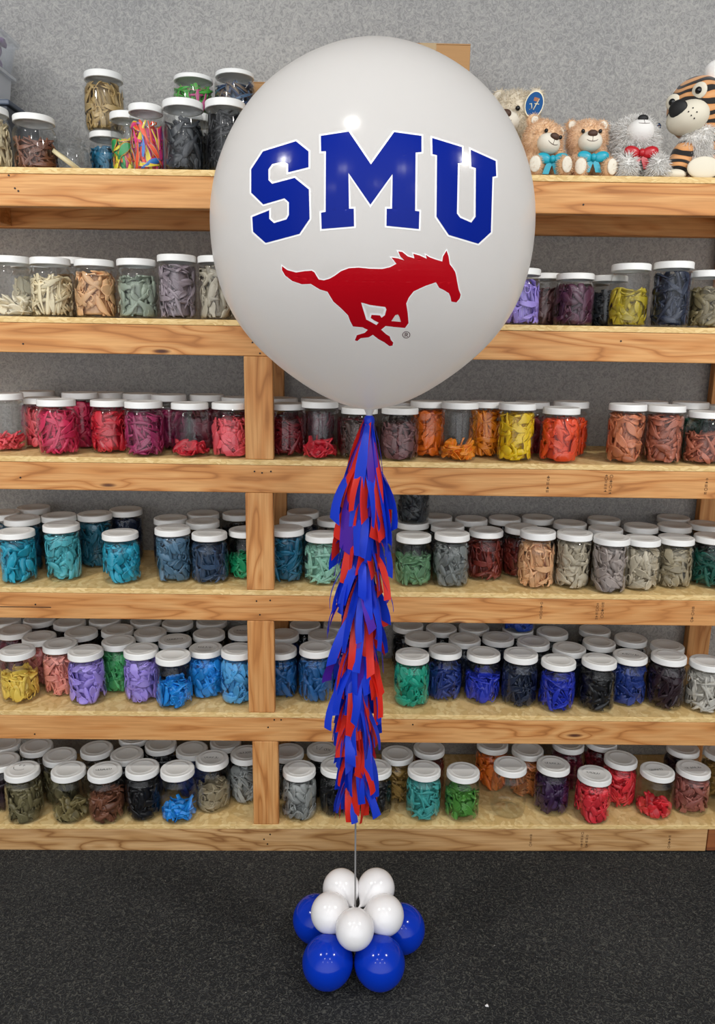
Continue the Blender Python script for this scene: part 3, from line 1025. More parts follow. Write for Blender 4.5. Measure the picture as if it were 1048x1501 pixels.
# open jar without lid and its lid leaning beside it (top shelf)
yj = FY + 0.215
pj = at_y(102, 205, yj)
make_jar(pj.x, yj, surf(0, pj.x) + 0.0003, 'R', pj.z - surf(0, pj.x), 'rust', .4, 'open clear jar without lid, rusty pieces inside, top shelf at left', 'rusty brown uninflated balloons in the open lidless jar',
         'white lidded jars on the top shelf', 'balloons in the jars on the top shelf', lid=False, k=0.88)
bm = bmesh.new()
lathe(bm, [(0.0, 0.0), (0.044, 0.0), (0.046, 0.002), (0.046, 0.012), (0.0435, 0.012), (0.043, 0.003), (0.0, 0.0025)], 48)
bmesh.ops.recalc_face_normals(bm, faces=bm.faces)
pl = at_y(96, 232, FY + 0.06)
lo = obj('jar_lid', bm, plain('yellowed_lid_plastic', 'cfc29a', 0.45))
TL = math.radians(36)
lo.location = (pl.x, FY + 0.062, surf(0, pl.x) + 0.046 * math.sin(TL) + 0.0005)
lo.rotation_euler = (0, TL, 0)
tag(lo, 'loose yellowed jar lid leaning before the open jar, top shelf', 'lid')

# ------------------------------------------------------------------ giant printed balloon
BY = 1.90
neck = at_y(543.5, 597, BY)
top = at_y(546, 53, BY)
# distance of the skin from the centre, from crown (0) to neck (180 degrees), every 10 degrees
RHO = [0.4331, 0.4245, 0.4172, 0.4116, 0.4071, 0.4011, 0.3947, 0.3888, 0.3828, 0.3777, 0.3752, 0.3737, 0.3709, 0.3675, 0.3658, 0.3685, 0.3766, 0.3868, 0.3944]
BC = Vector((0.0529, BY, 0.2377 + CAMZ))
BAX = Vector((-0.0024, 0.0131, 1.0)).normalized()


def rho_at(a):
    t = a / PI * 18
    i = min(int(t), 17)
    t -= i
    p = [RHO[max(i - 1, 0)] if i else RHO[1], RHO[i], RHO[i + 1], RHO[min(i + 2, 18)]]
    return 0.5 * (2 * p[1] + (p[2] - p[0]) * t + (2 * p[0] - 5 * p[1] + 4 * p[2] - p[3]) * t * t + (3 * p[1] - p[0] - 3 * p[2] + p[3]) * t ** 3)


sp = []
for k in range(109):
    a = PI * k / 108
    sp.append((max(0.0, rho_at(a) * math.sin(a)), rho_at(a) * math.cos(a)))
NECKZ = sp[-1][1]
for k in range(len(sp)):
    r, z = sp[k]
    if z < NECKZ + 0.03:
        # the skin draws in to the knotted neck
        q = (NECKZ + 0.03 - z) / 0.03
        sp[k] = (max(r, 0.013) if q > 0.75 else r, z)
sp[-1] = (0.0, NECKZ)
neck = BC + BAX * NECKZ
z_bot = neck.z
BQ = BAX.to_track_quat('Z', 'Y').to_euler()
B_MW = Matrix.Translation(neck) @ BQ.to_matrix().to_4x4()
balloon = thing('giant_balloon', 'giant white balloon printed with blue block letters and red running horse', 'balloon', neck, BQ)
bm = bmesh.new()
loc = [(r, z - NECKZ) for r, z in sp]
loc[0] = (0.0, loc[0][1])
lathe(bm, loc[::-1], 128)
bmesh.ops.recalc_face_normals(bm, faces=bm.faces)
tm = NT('white_balloon_latex')
pb_ = tm.n('ShaderNodeBsdfPrincipled', {'Base Color': hexc('efeeec'), 'Roughness': 0.16})
pb_.inputs['Specular IOR Level'].default_value = 0.5
pb_.inputs['Subsurface Weight'].default_value = 0.0
pb_.inputs['Subsurface Radius'].default_value = (0.16, 0.16, 0.16)
tb_ = tm.n('ShaderNodeBsdfTranslucent', {'Color': hexc('f6f5f3')})
M_WB = tm.done(tm.n('ShaderNodeMixShader', {0: 0.55, 1: pb_.outputs[0], 2: tb_.outputs[0]}).outputs[0])
bvh = BVHTree.FromBMesh(bm)
bo = obj('balloon_skin', bm, M_WB, balloon)
# knotted neck
bm = bmesh.new()
lathe(bm, [(0.016, 0.006), (0.0125, 0.0), (0.010, -0.006), (0.0075, -0.012), (0.0085, -0.016), (0.012, -0.02), (0.011, -0.024), (0.006, -0.026), (0.0, -0.026)], 24)
bmesh.ops.recalc_face_normals(bm, faces=bm.faces)
obj('neck', bm, M_WB, balloon)


def decal(name, polys, off, m, label=None):
    """ink printed on the balloon's skin: polys = [outer, hole, ...] in pixels"""
    tri = tessellate_polygon([[Vector((p[0], p[1], 0)) for p in q] for q in polys])
    flat = [p for q in polys for p in q]
    bm = bmesh.new()
    vs = [bm.verts.new((p[0], p[1], 0)) for p in flat]
    for t in tri:
        try:
            bm.faces.new([vs[i] for i in t])
        except ValueError:
            pass
    for it in range(7):
        es = [e for e in bm.edges if (e.verts[0].co - e.verts[1].co).length > 7.0]
        if not es:
            break
        bmesh.ops.subdivide_edges(bm, edges=es, cuts=1, use_grid_fill=False)
        bmesh.ops.triangulate(bm, faces=bm.faces)
    inv = B_MW.inverted()
    cpos = inv @ Vector((0, 0, CAMZ))
    rot3 = inv.to_3x3()
    for v in bm.verts:
        d = rot3 @ ray(v.co.x, v.co.y)
        h, n, ix, ds = bvh.ray_cast(cpos, d)
        if h is None:
            continue
        if n.dot(d) > 0:
            n = -n
        v.co = h + n * off
    bmesh.ops.recalc_face_normals(bm, faces=bm.faces)
    fs = list(bm.faces)
    if fs and sum(f.normal.y for f in fs) > 0:
        bmesh.ops.reverse_faces(bm, faces=fs)
    o = obj(name, bm, m, balloon)
    if label:
        o['label'] = label
    return o


def ribbon(name, P, dist, off, m):
    # narrow printed border that follows the edge of a shape
    Q = offset_poly(P, dist)
    bm = bmesh.new()
    inv = B_MW.inverted()
    cpos = inv @ Vector((0, 0, CAMZ))
    rot3 = inv.to_3x3()

    def put(x, y):
        d = rot3 @ ray(x, y)
        h, n, ix, ds = bvh.ray_cast(cpos, d)
        if n.dot(d) > 0:
            n = -n
        return bm.verts.new(h + n * off)
    n = len(P)
    prev = None
    first = None
    for i in range(n):
        a, b = P[i], P[(i + 1) % n]
        c, d_ = Q[i], Q[(i + 1) % n]
        k = max(1, int(math.hypot(b[0] - a[0], b[1] - a[1]) / 7))
        for j in range(k):
            t = j / k
            cur = (put(a[0] + (b[0] - a[0]) * t, a[1] + (b[1] - a[1]) * t), put(c[0] + (d_[0] - c[0]) * t, c[1] + (d_[1] - c[1]) * t))
            if prev:
                bm.faces.new((prev[0], prev[1], cur[1], cur[0]))
            else:
                first = cur
            prev = cur
    bm.faces.new((prev[0], prev[1], first[1], first[0]))
    bmesh.ops.recalc_face_normals(bm, faces=bm.faces)
    fs = list(bm.faces)
    if sum(f.normal.y for f in fs) > 0:
        bmesh.ops.reverse_faces(bm, faces=fs)
    return obj(name, bm, m, balloon)


def offset_poly(P, dist):
    n = len(P)
    area = sum(P[i][0] * P[(i + 1) % n][1] - P[(i + 1) % n][0] * P[i][1] for i in range(n))
    sg = 1 if area > 0 else -1
    out = []
    for i in range(n):
        a, b, c = Vector(P[i - 1]), Vector(P[i]), Vector(P[(i + 1) % n])
        d1, d2 = (b - a).normalized(), (c - b).normalized()
        n1, n2 = Vector((d1.y, -d1.x)) * sg, Vector((d2.y, -d2.x)) * sg
        m = n1 + n2
        if m.length < 0.25:
            m = n1
            k = dist
        else:
            m.normalize()
            k = min(dist / max(0.35, m.dot(n1)), dist * 2.2)
        q = b + m * k
        out.append((q.x, q.y))
    return out


def zz(lst, ox, oy, s):
    return [(ox + x / s, oy + y / s) for x, y in lst]


LS = zz([(48, 175), (92, 108), (215, 70), (262, 108), (262, 167), (186, 186), (186, 155), (168, 145), (126, 155), (112, 175), (112, 215), (126, 229), (210, 207), (263, 250), (266, 360), (228, 416), (102, 450),
         (55, 408), (52, 353), (115, 328), (115, 360), (133, 376), (180, 362), (189, 345), (189, 298), (172, 283), (93, 306), (48, 262)], 350, 180, 2.556)
LM = zz([(308, 50), (412, 34), (495, 157), (582, 36), (684, 50), (684, 110), (662, 112), (660, 330), (676, 332), (674, 398), (553, 386), (554, 322), (574, 322), (576, 192), (493, 307), (411, 188), (413, 322),
         (431, 322), (432, 388), (311, 398), (309, 337), (326, 334), (327, 107), (309, 108)], 350, 180, 2.556)
LU = zz([(724, 58), (835, 92), (836, 150), (820, 152), (816, 340), (828, 356), (870, 374), (886, 352), (887, 170), (870, 165), (868, 102), (961, 144), (963, 200), (949, 203), (943, 410), (896, 453), (786, 420),
         (740, 352), (742, 122), (725, 118)], 350, 180, 2.556)
HORSE = zz([(48, 140), (75, 160), (120, 172), (165, 165), (200, 163), (214, 172), (224, 190), (236, 208), (262, 212), (290, 204), (315, 190), (350, 165), (390, 150), (440, 147), (500, 153), (560, 154), (600, 145),
            (632, 128), (620, 112), (606, 95), (640, 100), (672, 110), (652, 90), (641, 64), (662, 67), (690, 90), (724, 100), (718, 76), (750, 85), (787, 102), (782, 82), (800, 94), (830, 105), (866, 116),
            (870, 90), (888, 60), (898, 90), (904, 130), (920, 150), (932, 170), (938, 195), (942, 220), (950, 260), (960, 285), (955, 305), (938, 325), (912, 320), (908, 297), (900, 278), (875, 262), (850, 250), (834, 222),
            (780, 240), (720, 268), (695, 300), (682, 330), (690, 380), (694, 430), (676, 455), (620, 450), (577, 445), (554, 464), (580, 487), (598, 498), (603, 515), (616, 530), (612, 545), (597, 548), (570, 528),
            (540, 512), (512, 490), (490, 503), (450, 507), (432, 522), (420, 518), (430, 492), (470, 480), (486, 465), (460, 452), (410, 447), (396, 420), (385, 390), (350, 355), (310, 320), (280, 270), (240, 258),
            (195, 230), (150, 232), (100, 215), (65, 188), (48, 160)], 400, 350, 3.493)
HOLE1 = zz([(452, 325), (500, 338), (575, 348), (581, 360), (573, 390), (556, 403), (548, 391), (505, 388), (501, 404), (518, 416), (541, 428), (530, 440), (505, 426), (478, 412), (465, 370)], 400, 350, 3.493)
HOLE2 = zz([(606, 420), (626, 390), (640, 386), (648, 400), (655, 424)], 400, 350, 3.493)
M_BLUEINK = plain('blue_printing_ink', '0a2184', 0.16, 0.10)
M_REDINK = plain('red_printing_ink', 'b00a18', 0.22, 0.12)
M_WHITEINK = plain('white_printing_ink', 'fafafa', 0.25)
M_DARKINK = plain('dark_printing_ink', '4a2030', 0.3)
for nm, P in (('letter_s', LS), ('letter_m', LM), ('letter_u', LU)):
    ribbon('letter_outline', P, 2.6, 0.0006, M_WHITEINK)
    decal(nm, [P], 0.0012, M_BLUEINK, 'blue block letter ' + nm[-1].upper())
ribbon('horse_outline', HORSE, 1.6, 0.0006, M_WHITEINK)
ribbon('horse_outline', HOLE1, -1.4, 0.0006, M_WHITEINK)
decal('horse_emblem', [HORSE, HOLE1, HOLE2], 0.0012, M_REDINK, 'red galloping horse emblem')
cx, cy_ = 595.3, 490.3
ringp = [[(cx + r * math.cos(2 * PI * k / 24), cy_ + r * 0.88 * math.sin(2 * PI * k / 24)) for k in range(24)] for r in (5.8, 4.8)]
decal('registered_mark', ringp, 0.0012, M_DARKINK)
decal('registered_mark', [[(cx - 2.2, cy_ - 3), (cx + 0.8, cy_ - 3), (cx + 2.2, cy_ - 2), (cx + 2.2, cy_ - 0.4), (cx + 1, cy_ + 0.5), (cx + 2.6, cy_ + 3), (cx + 1.4, cy_ + 3), (cx - 0.2, cy_ + 0.7), (cx - 1.2, cy_ + 0.7),
                           (cx - 1.2, cy_ + 3), (cx - 2.2, cy_ + 3)], [(cx - 1.2, cy_ - 2), (cx + 0.6, cy_ - 2), (cx + 1.1, cy_ - 1.2), (cx + 0.5, cy_ - 0.4), (cx - 1.2, cy_ - 0.4)]], 0.0012, M_DARKINK)

# ------------------------------------------------------------------ stick, base cluster
base_c = at_z(521.5, 1383, 0.0)
base_c.y = 1.90
base_c.x = at_y(522.5, 1300, 1.90).x
neck_p = neck - BAX * 0.02
bm = bmesh.new()
sp_ = [base_c.lerp(neck_p, t) for t in [k / 10 for k in range(11)]]
for k, p in enumerate(sp_):
    p.x -= 0.012 * math.sin(PI * k / 10)
sp_[0].z = 0.001
sp_ = [p - base_c for p in sp_]
tube(bm, sp_, 0.0026, 10)
st = obj('balloon_stick', bm, plain('grey_stick', '8d8c8b', 0.4))
st.location = base_c
tag(st, 'thin grey stick rising from the small balloon cluster to big balloon', 'stick')


def stick_at(z):
    t = min(max((z - 0.001) / (neck_p.z), 0), 1)
    p = base_c.lerp(neck_p, t)
    p.x -= 0.012 * math.sin(PI * t)
    p.z = z
    return p


def small_balloon(c, R, to, m, label, group, stretch=1.08):
    """balloon whose neck points to the stick"""
    c, to = Vector(c), Vector(to)
    q = (to - c).to_track_quat('Z', 'Y')
    t = thing('small_balloon', label, 'balloon', c, q.to_euler(), group)
    bm = bmesh.new()
    pr = []
    n = 22
    for k in range(n + 1):
        a = PI * k / n
        r, z = math.sin(a), -math.cos(a)
        if z > 0:
            z *= stretch
            r *= 1 - 0.10 * (z ** 3)
        pr.append((R * max(r, 0.0), R * z))
    pr[0] = (0.0, pr[0][1])
    pr[-1] = (0.05 * R, pr[-1][1])
    reach = (to - c).length * 0.82
    if reach > pr[-1][1]:
        pr = [p_ for p_ in pr if p_[1] < R * 0.86]
        r1, z1 = pr[-1]
        for k in range(1, 9):
            q_ = k / 8
            pr.append((r1 * (1 - q_) ** 1.5 + 0.055 * R, z1 + (reach - z1) * q_))
    lathe(bm, pr, 40)
    bmesh.ops.recalc_face_normals(bm, faces=bm.faces)
    obj('skin', bm, m, t)
    bm = bmesh.new()
    z0 = pr[-1][1]
    lathe(bm, [(0.09 * R, z0 - 0.004), (0.055 * R, z0), (0.05 * R, z0 + 0.004), (0.1 * R, z0 + 0.009), (0.07 * R, z0 + 0.012), (0.0, z0 + 0.012)], 16)
    obj('knot', bm, m, t)
    return t


M_BL = plain('blue_balloon_latex', '0734b4', 0.12, 0.3)
M_WL = plain('white_small_latex', 'f0eff0', 0.18, 0.5, sss=0.2)
WORDS5 = {}
cl_b = [(480, 1410, 39.5, 'front left blue balloon at the base of the stick, on the carpet'),
        (556.5, 1411, 38.5, 'front right blue balloon at the base of the stick, on the carpet'),
        (463, 1347, 32.5, 'rear left blue balloon of the base, half hidden by white balloon'),
        (588.5, 1361, 33.5, 'rear right blue balloon of the base, half hidden by white balloon')]
for (u, v, rp, lab) in cl_b:
    R = 0.0715 if rp > 36 else 0.070
    p = at_z(u, v, R + 0.001)
    small_balloon(p, R, (base_c.x, base_c.y, 0.07), M_BL, lab, 'blue balloons of the base')
cl_w = [(500, 1302, 'rear left white balloon beside stick, topmost of the base cluster', 1.965), (551.5, 1301.5, 'rear right white balloon beside stick, topmost of the base cluster', 1.965),
        (484, 1338, 'left white balloon above the blue balloons of the base', 1.885), (563.5, 1341, 'right white balloon above the blue balloons of the base', 1.885),
        (520, 1362, 'front centre white balloon of the base cluster', 1.815)]
for (u, v, lab, y) in cl_w:
    p = at_y(u, v, y)
    dist = (p - Vector((0, 0, CAMZ))).dot(FW)
    rp = 27.0 if v < 1320 else 28.5
    small_balloon(p, rp / F * dist, (base_c.x, base_c.y, 0.16), M_WL, lab, 'white balloons of the base')
p = at_y(714, 1474, 1.6)
p = at_z(714, 1474, 0.003)
bm = bmesh.new()
ell(bm, (0, 0, 0), (0.005, 0.004, 0.003), seg=10)
for v in bm.verts:
    v.co *= 1 + 0.25 * math.sin(v.co.x * 900 + v.co.z * 700)
o = obj('foam_crumb', bm, M_WL)
o.location = p
tag(o, 'small white crumb lying on the dark carpet, right of balloons', 'crumb')

# ------------------------------------------------------------------ tassel tail
RT_ = random.Random(21)


def film(name, h):
    t = NT(name)
    c = hexc(h)
    p = t.n('ShaderNodeBsdfPrincipled', {'Base Color': c, 'Roughness': 0.45})
    tl = t.n('ShaderNodeBsdfTranslucent', {'Color': c})
    return t.done(t.n('ShaderNodeMixShader', {0: 0.35, 1: p.outputs[0], 2: tl.outputs[0]}).outputs[0])


M_TB, M_TR, M_TP = film('blue_tissue', '1742e0'), film('red_tissue', 'ee3020'), film('violet_tissue', '5a2ab4')
z_hi = at_y(543, 612, BY).z
z_lo = at_y(524, 1190, BY).z
tail = thing('tassel_tail', 'long shaggy tassel tail of red and blue strips hanging below giant balloon', 'tassel', stick_at(z_lo))
tb = tail.location.copy()
strips = []
NT_ = 13
for tr in range(NT_):
    f = tr / (NT_ - 1)
    zt0 = z_hi - 0.002 - f * (z_hi - z_lo - 0.155)
    ns = 21 if tr else 17
    for k in range(ns):
        th = 2 * PI * (k + RT_.uniform(-.35, .35)) / ns + tr * 0.4
        if tr == 0:
            L, rmax = RT_.uniform(0.24, 0.34), RT_.uniform(0.045, 0.068)
        else:
            L, rmax = RT_.uniform(0.13, 0.21), RT_.uniform(0.04, 0.086)
            if f > 0.8:
                rmax *= 0.72
                L *= 0.9
        L = min(L, zt0 - z_lo + 0.005)
        wdt = RT_.uniform(0.017, 0.030) * (1.35 if tr == 0 else 1)
        col = RT_.choice((0, 0, 0, 1, 1))
        if tr == 0:
            col = 0 if (k % 5) in (0, 1, 3) else 1
        if RT_.random() < 0.06:
            col = 2
        strips.append((zt0, th, L, rmax, wdt, col, RT_.uniform(-0.9, 0.9), RT_.uniform(-0.01, 0.01), RT_.uniform(0, 6.28)))


def strip_geo(bm, s, mi=0):
    zt0, th, L, rmax, wdt, col, tw, sway, ph = s
    n = 9
    prev = None
    for k in range(n + 1):
        t = k / n
        z = zt0 - L * (t - 0.02 * math.sin(PI * t))
        r = 0.004 + rmax * (1 - (1 - t) ** 1.7)
        a = th + sway * 6 * t * t
        ax = stick_at(z) - tb
        rad = Vector((math.cos(a), math.sin(a), 0))
        tan = Vector((-math.sin(a), math.cos(a), 0))
        c = ax + rad * (r + 0.004 * math.sin(5 * t + ph)) + tan * (sway * t + 0.005 * math.sin(4 * t + ph))
        w_ = wdt * min(1.0, 0.35 + t * 1.6) * 0.5
        tt = tw * (0.3 + t)
        side = (tan * math.cos(tt) + rad * math.sin(tt)) * w_
        skew = Vector((0, 0, wdt * 0.3 * math.sin(ph))) if k == n else Vector((0, 0, 0))
        fold = rad * 0.002 * math.cos(ph + 3 * t)
        cur = (bm.verts.new(c - side - skew), bm.verts.new(c + fold), bm.verts.new(c + side + skew))
        if prev:
            for q in range(2):
                fc = bm.faces.new((prev[q], prev[q + 1], cur[q + 1], cur[q]))
                fc.material_index = mi
        prev = cur


# the hundred that face the room most are parts of their own
vis = sorted(range(len(strips)), key=lambda q: math.sin(strips[q][1]) * (strips[q][3] + 0.03) - (0.02 if strips[q][0] > z_hi - 0.01 else 0))
front = set(vis[:100])
rest = bmesh.new()
for q, s in enumerate(strips):
    if q in front:
        bm = bmesh.new()
        strip_geo(bm, s)
        o = obj('fringe_strip', bm, (M_TB, M_TR, M_TP)[s[5]], tail)
        o['label'] = ('blue', 'red', 'violet')[s[5]] + ' film strip'
    else:
        strip_geo(rest, s, s[5])
o = obj('fringe', rest, [M_TB, M_TR, M_TP], tail)
o['kind'] = 'stuff'
bm = bmesh.new()
kp = stick_at(z_hi) - tb
ell(bm, kp + Vector((0, 0, -0.008)), (0.014, 0.014, 0.017), seg=16)
obj('knot', bm, M_TB, tail)

# ------------------------------------------------------------------ cardboard boxes on the top shelf
def card_mat(name, h):
    t = NT(name)
    tc = t.n('ShaderNodeTexCoord').outputs['Object']
    n = t.n('ShaderNodeTexNoise', {'Vector': t.n('ShaderNodeVectorMath', {0: tc, 1: (3, 3, 90)}, operation='MULTIPLY').outputs[0], 'Scale': 2.0, 'Detail': 3.0}).outputs[0]
    c = hexc(h)
    c = t.mix(n, tuple(x * 0.85 for x in c[:3]) + (1,), c)
    return t.done(t.n('ShaderNodeBsdfPrincipled', {'Base Color': c, 'Roughness': 0.8}).outputs[0])


M_CARD = card_mat('cardboard', 'b58a5a')
M_TAPE = plain('packing_tape', 'a98f66', 0.25)


def carton(u0, u1, vt, y0, y1, label):
    x0, x1 = at_y(u0, vt, y0).x, at_y(u1, vt, y0).x
    zt = at_y((u0 + u1) / 2, vt, y0).z
    xc = (x0 + x1) / 2
    zb = surf(0, xc) + 0.0005
    t = thing('cardboard_box', label, 'box', (xc, (y0 + y1) / 2, zb), group='cardboard boxes behind the balloon')
    bm = bmesh.new()
    hw, hd, h = (x1 - x0) / 2, (y1 - y0) / 2, zt - zb
    box(bm, -hw, hw, -hd, hd, 0, h - 0.004, 0.002)
    obj('carton', bm, M_CARD, t, smooth=False)
    for sg in (-1, 1):
        bm = bmesh.new()
        box(bm, -hw, hw, min(sg * 0.001, sg * hd), max(sg * 0.001, sg * hd), h - 0.0038, h, 0.001)
        obj('flap', bm, M_CARD, t, smooth=False)
    bm = bmesh.new()
    box(bm, -0.025, 0.025, -hd - 0.0006, -hd - 0.0001, h * 0.6, h)
    obj('packing_tape', bm, M_TAPE, t, smooth=False)


carton(366, 520, 121, FY + 0.28, FY + 0.44, 'low cardboard box on top shelf behind left edge of giant balloon')
carton(566, 690, 63, FY + 0.24, FY + 0.46, 'tall cardboard box on top shelf behind the upper right of giant balloon')

# ------------------------------------------------------------------ plastic bins, upper left
yb = FY + 0.215
YBK = FY + 0.40
xr = at_y(28, 130, YBK).x
xq = at_y(14, 152, FY + 0.145).x
z_l0 = surf(0, xr) + 0.0005
z_l1 = at_y(25, 180, YBK).z
z_b1 = at_y(28, 118, YBK).z
t = thing('storage_box', 'dark grey lidded box under milky bin at far left of top shelf', 'box', (xq - 0.19, FY + 0.268, z_l0))
bm = bmesh.new()
box(bm, -0.18, 0.182, -0.122, 0.122, 0, z_l1 - z_l0 - 0.016, 0.006)
obj('body', bm, plain('dark_grey_plastic', '3b3f47', 0.5), t, smooth=False)
bm = bmesh.new()
box(bm, -0.186, 0.19, -0.127, 0.127, z_l1 - z_l0 - 0.0155, z_l1 - z_l0, 0.004)
obj('lid', bm, plain('slate_plastic_lid', '4a5464', 0.45), t, smooth=False)


def open_bin(name, label, loc, w0, d0, w1, d1, h, rimw, m):
    t = thing(name, label, 'bin', loc)
    bm = bmesh.new()

    def ringv(w_, d_, z, n=6, rc=0.02):
        out = []
        for (sx, sy, a0) in ((1, 1, 0), (-1, 1, PI / 2), (-1, -1, PI), (1, -1, 1.5 * PI)):
            for k in range(n + 1):
                a = a0 + PI / 2 * k / n
                out.append(bm.verts.new((sx * (w_ - rc) + rc * math.cos(a), sy * (d_ - rc) + rc * math.sin(a), z)))
        return out
    tk = 0.002
    prof_ = [(w0, d0, 0), (w1, d1, h - 0.012), (w1 + rimw, d1 + rimw, h - 0.012), (w1 + rimw, d1 + rimw, h - 0.002), (w1 + rimw - 0.002, d1 + rimw - 0.002, h), (w1 - tk, d1 - tk, h), (w0 - tk, d0 - tk, tk)]
    rs = [ringv(*p_) for p_ in prof_]
    for i in range(len(rs) - 1):
        n = len(rs[i])
        for k in range(n):
            bm.faces.new((rs[i][k], rs[i][(k + 1) % n], rs[i + 1][(k + 1) % n], rs[i + 1][k]))
    bm.faces.new(rs[0][::-1])
    bm.faces.new(rs[-1])
    bmesh.ops.recalc_face_normals(bm, faces=bm.faces)
    obj('tub', bm, m, t, smooth=False)
    return t


def ribs(t, x, d, z0, z1, n, m):
    for k in range(n):
        y = -d + (k + 0.5) * 2 * d / n
        bm = bmesh.new()
        box(bm, x - 0.0005, x + 0.0025, y - 0.002, y + 0.002, z0, z1, 0.0008)
        obj('rib', bm, m, t, smooth=False)


hb = z_b1 - z_l1
M_BIN2 = clear_mat('milky_bin_plastic', (0.9, 0.93, 0.96, 1), 0.7, 0.2, 0.8)
t = open_bin('clear_bin', 'milky clear plastic bin with rim, lower of two stacked at far left', (xr - 0.190, yb, z_l1 + 0.0006), 0.165, 0.160, 0.178, 0.173, hb, 0.012, M_BIN2)
bm = bmesh.new()
box(bm, -0.15, 0.15, -0.14, 0.14, 0.004, hb * 0.8, 0.02)
o = obj('folded_paper', bm, plain('pale_blue_paper', 'c3ccd8', 0.7), smooth=True)
o.location = (xr - 0.190, yb, z_l1 + 0.001)
tag(o, 'pale blue stack of paper inside the milky bin at far left', 'paper')
z_u0 = z_b1 + 0.002
z_u1 = at_y(28, 68, YBK).z
t = open_bin('clear_bin', 'clear plastic bin of purple balloons, upper of two stacked at far left', (xr - 0.170, yb, z_u0), 0.165, 0.160, 0.18, 0.173, z_u1 - z_u0, 0.010, M_BIN)
bm = bmesh.new()
RB = random.Random(8)
for k in range(190):
    c = Vector((RB.uniform(-0.14, 0.168), RB.uniform(-0.135, 0.135), RB.uniform(0.018, (z_u1 - z_u0) * 0.86)))
    c.x += (c.z) * 0.05
    ell(bm, c, (RB.uniform(0.014, 0.022), RB.uniform(0.008, 0.016), RB.uniform(0.012, 0.02)), (RB.uniform(0, 3), RB.uniform(0, 3), RB.uniform(0, 3)), seg=12)
for v in bm.verts:
    v.co.z = max(v.co.z, 0.0045)
    q = v.co.z / (z_u1 - z_u0)
    v.co.x = max(-0.16, min(v.co.x, 0.160 + 0.014 * q))
    v.co.y = max(-0.155 - 0.012 * q, min(v.co.y, 0.155 + 0.012 * q))
o = obj('uninflated_balloons', bm, plain('purple_latex', '6a2c80', 0.45))
o.location = (xr - 0.170, yb, z_u0)
tag(o, 'purple uninflated balloons heaped in upper clear bin at far left', 'balloons', None, 'stuff')

# ------------------------------------------------------------------ plush toys
RP = random.Random(77)


def fur_mat(name, h1, h2):
    t = NT(name)
    tc = t.n('ShaderNodeTexCoord').outputs['Object']
    n = t.n('ShaderNodeTexNoise', {'Vector': tc, 'Scale': 60.0, 'Detail': 3.0}).outputs[0]
    c = t.mix(t.ramp(n, [(0.35, 0.0), (0.65, 1.0)]), hexc(h1), hexc(h2))
    p = t.n('ShaderNodeBsdfPrincipled', {'Base Color': c, 'Roughness': 0.9})
    p.inputs['Sheen Weight'].default_value = 0.3
    p.inputs['Specular IOR Level'].default_value = 0.1
    return t.done(p.outputs[0])


def blob(parts, voxel=0.0045):
    """one continuous skin around ellipsoids (returns a bmesh)"""
    bm = bmesh.new()
    for (c, r, rot) in parts:
        ell(bm, c, r, rot, seg=18)
    me = bpy.data.meshes.new('tmp')
    bm.to_mesh(me)
    bm.free()
    o = bpy.data.objects.new('tmp', me)
    COL.objects.link(o)
    md = o.modifiers.new('r', 'REMESH')
    md.mode = 'VOXEL'
    md.voxel_size = voxel
    md2 = o.modifiers.new('s', 'SMOOTH')
    md2.iterations = 6
    dg = bpy.context.evaluated_depsgraph_get()
    me2 = bpy.data.meshes.new_from_object(o.evaluated_get(dg))
    bpy.data.objects.remove(o)
    bm = bmesh.new()
    bm.from_mesh(me2)
    bpy.data.meshes.remove(me2)
    return bm


def furry(bm, n, length, droop=0.5, zmin=0.004):
    bm.faces.ensure_lookup_table()
    bm.normal_update()
    fs = list(bm.faces)
    wts = [f.calc_area() for f in fs]
    pick = RP.choices(fs, wts, k=n)
    data = [(f.calc_center_median(), f.normal.copy()) for f in pick]
    for c, nrm in data:
        L = length * RP.uniform(0.6, 1.25)
        side = nrm.cross(Vector((RP.uniform(-1, 1), RP.uniform(-1, 1), RP.uniform(-1, 1))))
        if side.length < 1e-3:
            continue
        side.normalize()
        d = (nrm + side * RP.uniform(-0.5, 0.5) + Vector((0, 0, -droop * RP.random()))).normalized()
        w_ = length * 0.085
        wv = d.cross(side).normalized()
        prev = None
        for k in range(4):
            s = k / 3
            p = c - nrm * 0.001 + d * (L * s) + Vector((0, 0, -droop * L * 0.5 * s * s)) + side * (L * 0.2 * s * s)
            p.z = max(p.z, zmin)
            ww = w_ * (1 - s * 0.9)
            a, b, e_ = bm.verts.new(p + wv * ww), bm.verts.new(p - wv * ww), bm.verts.new(p + side * ww)
            if prev:
                for (q, r_) in ((0, 1), (1, 2), (2, 0)):
                    bm.faces.new((prev[q], prev[r_], (a, b, e_)[r_], (a, b, e_)[q]))
            prev = (a, b, e_)
    return bm


def bow(t, c, m, s=1.0, tails=True, rot=(0, 0, 0)):
    b = bmesh.new()
    for sg in (-1, 1):
        ell(b, (sg * 0.021 * s, 0, 0.002 * s), (0.02 * s, 0.008 * s, 0.013 * s), (0, sg * -0.25, 0), seg=18)
        if tails:
            pts = [Vector((sg * 0.002 * s, -0.001, -0.004 * s)), Vector((sg * 0.010 * s, -0.003, -0.018 * s)), Vector((sg * 0.016 * s, -0.004, -0.036 * s))]
            w_ = 0.008 * s
            for yy, rev in ((0.0, False), (0.002, True)):
                vs = [(b.verts.new(p + Vector((-w_, yy, 0))), b.verts.new(p + Vector((w_, yy, 0)))) for p in pts]
                for k in range(2):
                    q = (vs[k][0], vs[k][1], vs[k + 1][1], vs[k + 1][0])
                    b.faces.new(q[::-1] if rev else q)
    ell(b, (0, -0.004 * s, 0), (0.008 * s, 0.008 * s, 0.009 * s), seg=14)
    o = obj('bow', b, m, t)
    o.location = c
    o.rotation_euler = rot
    return o


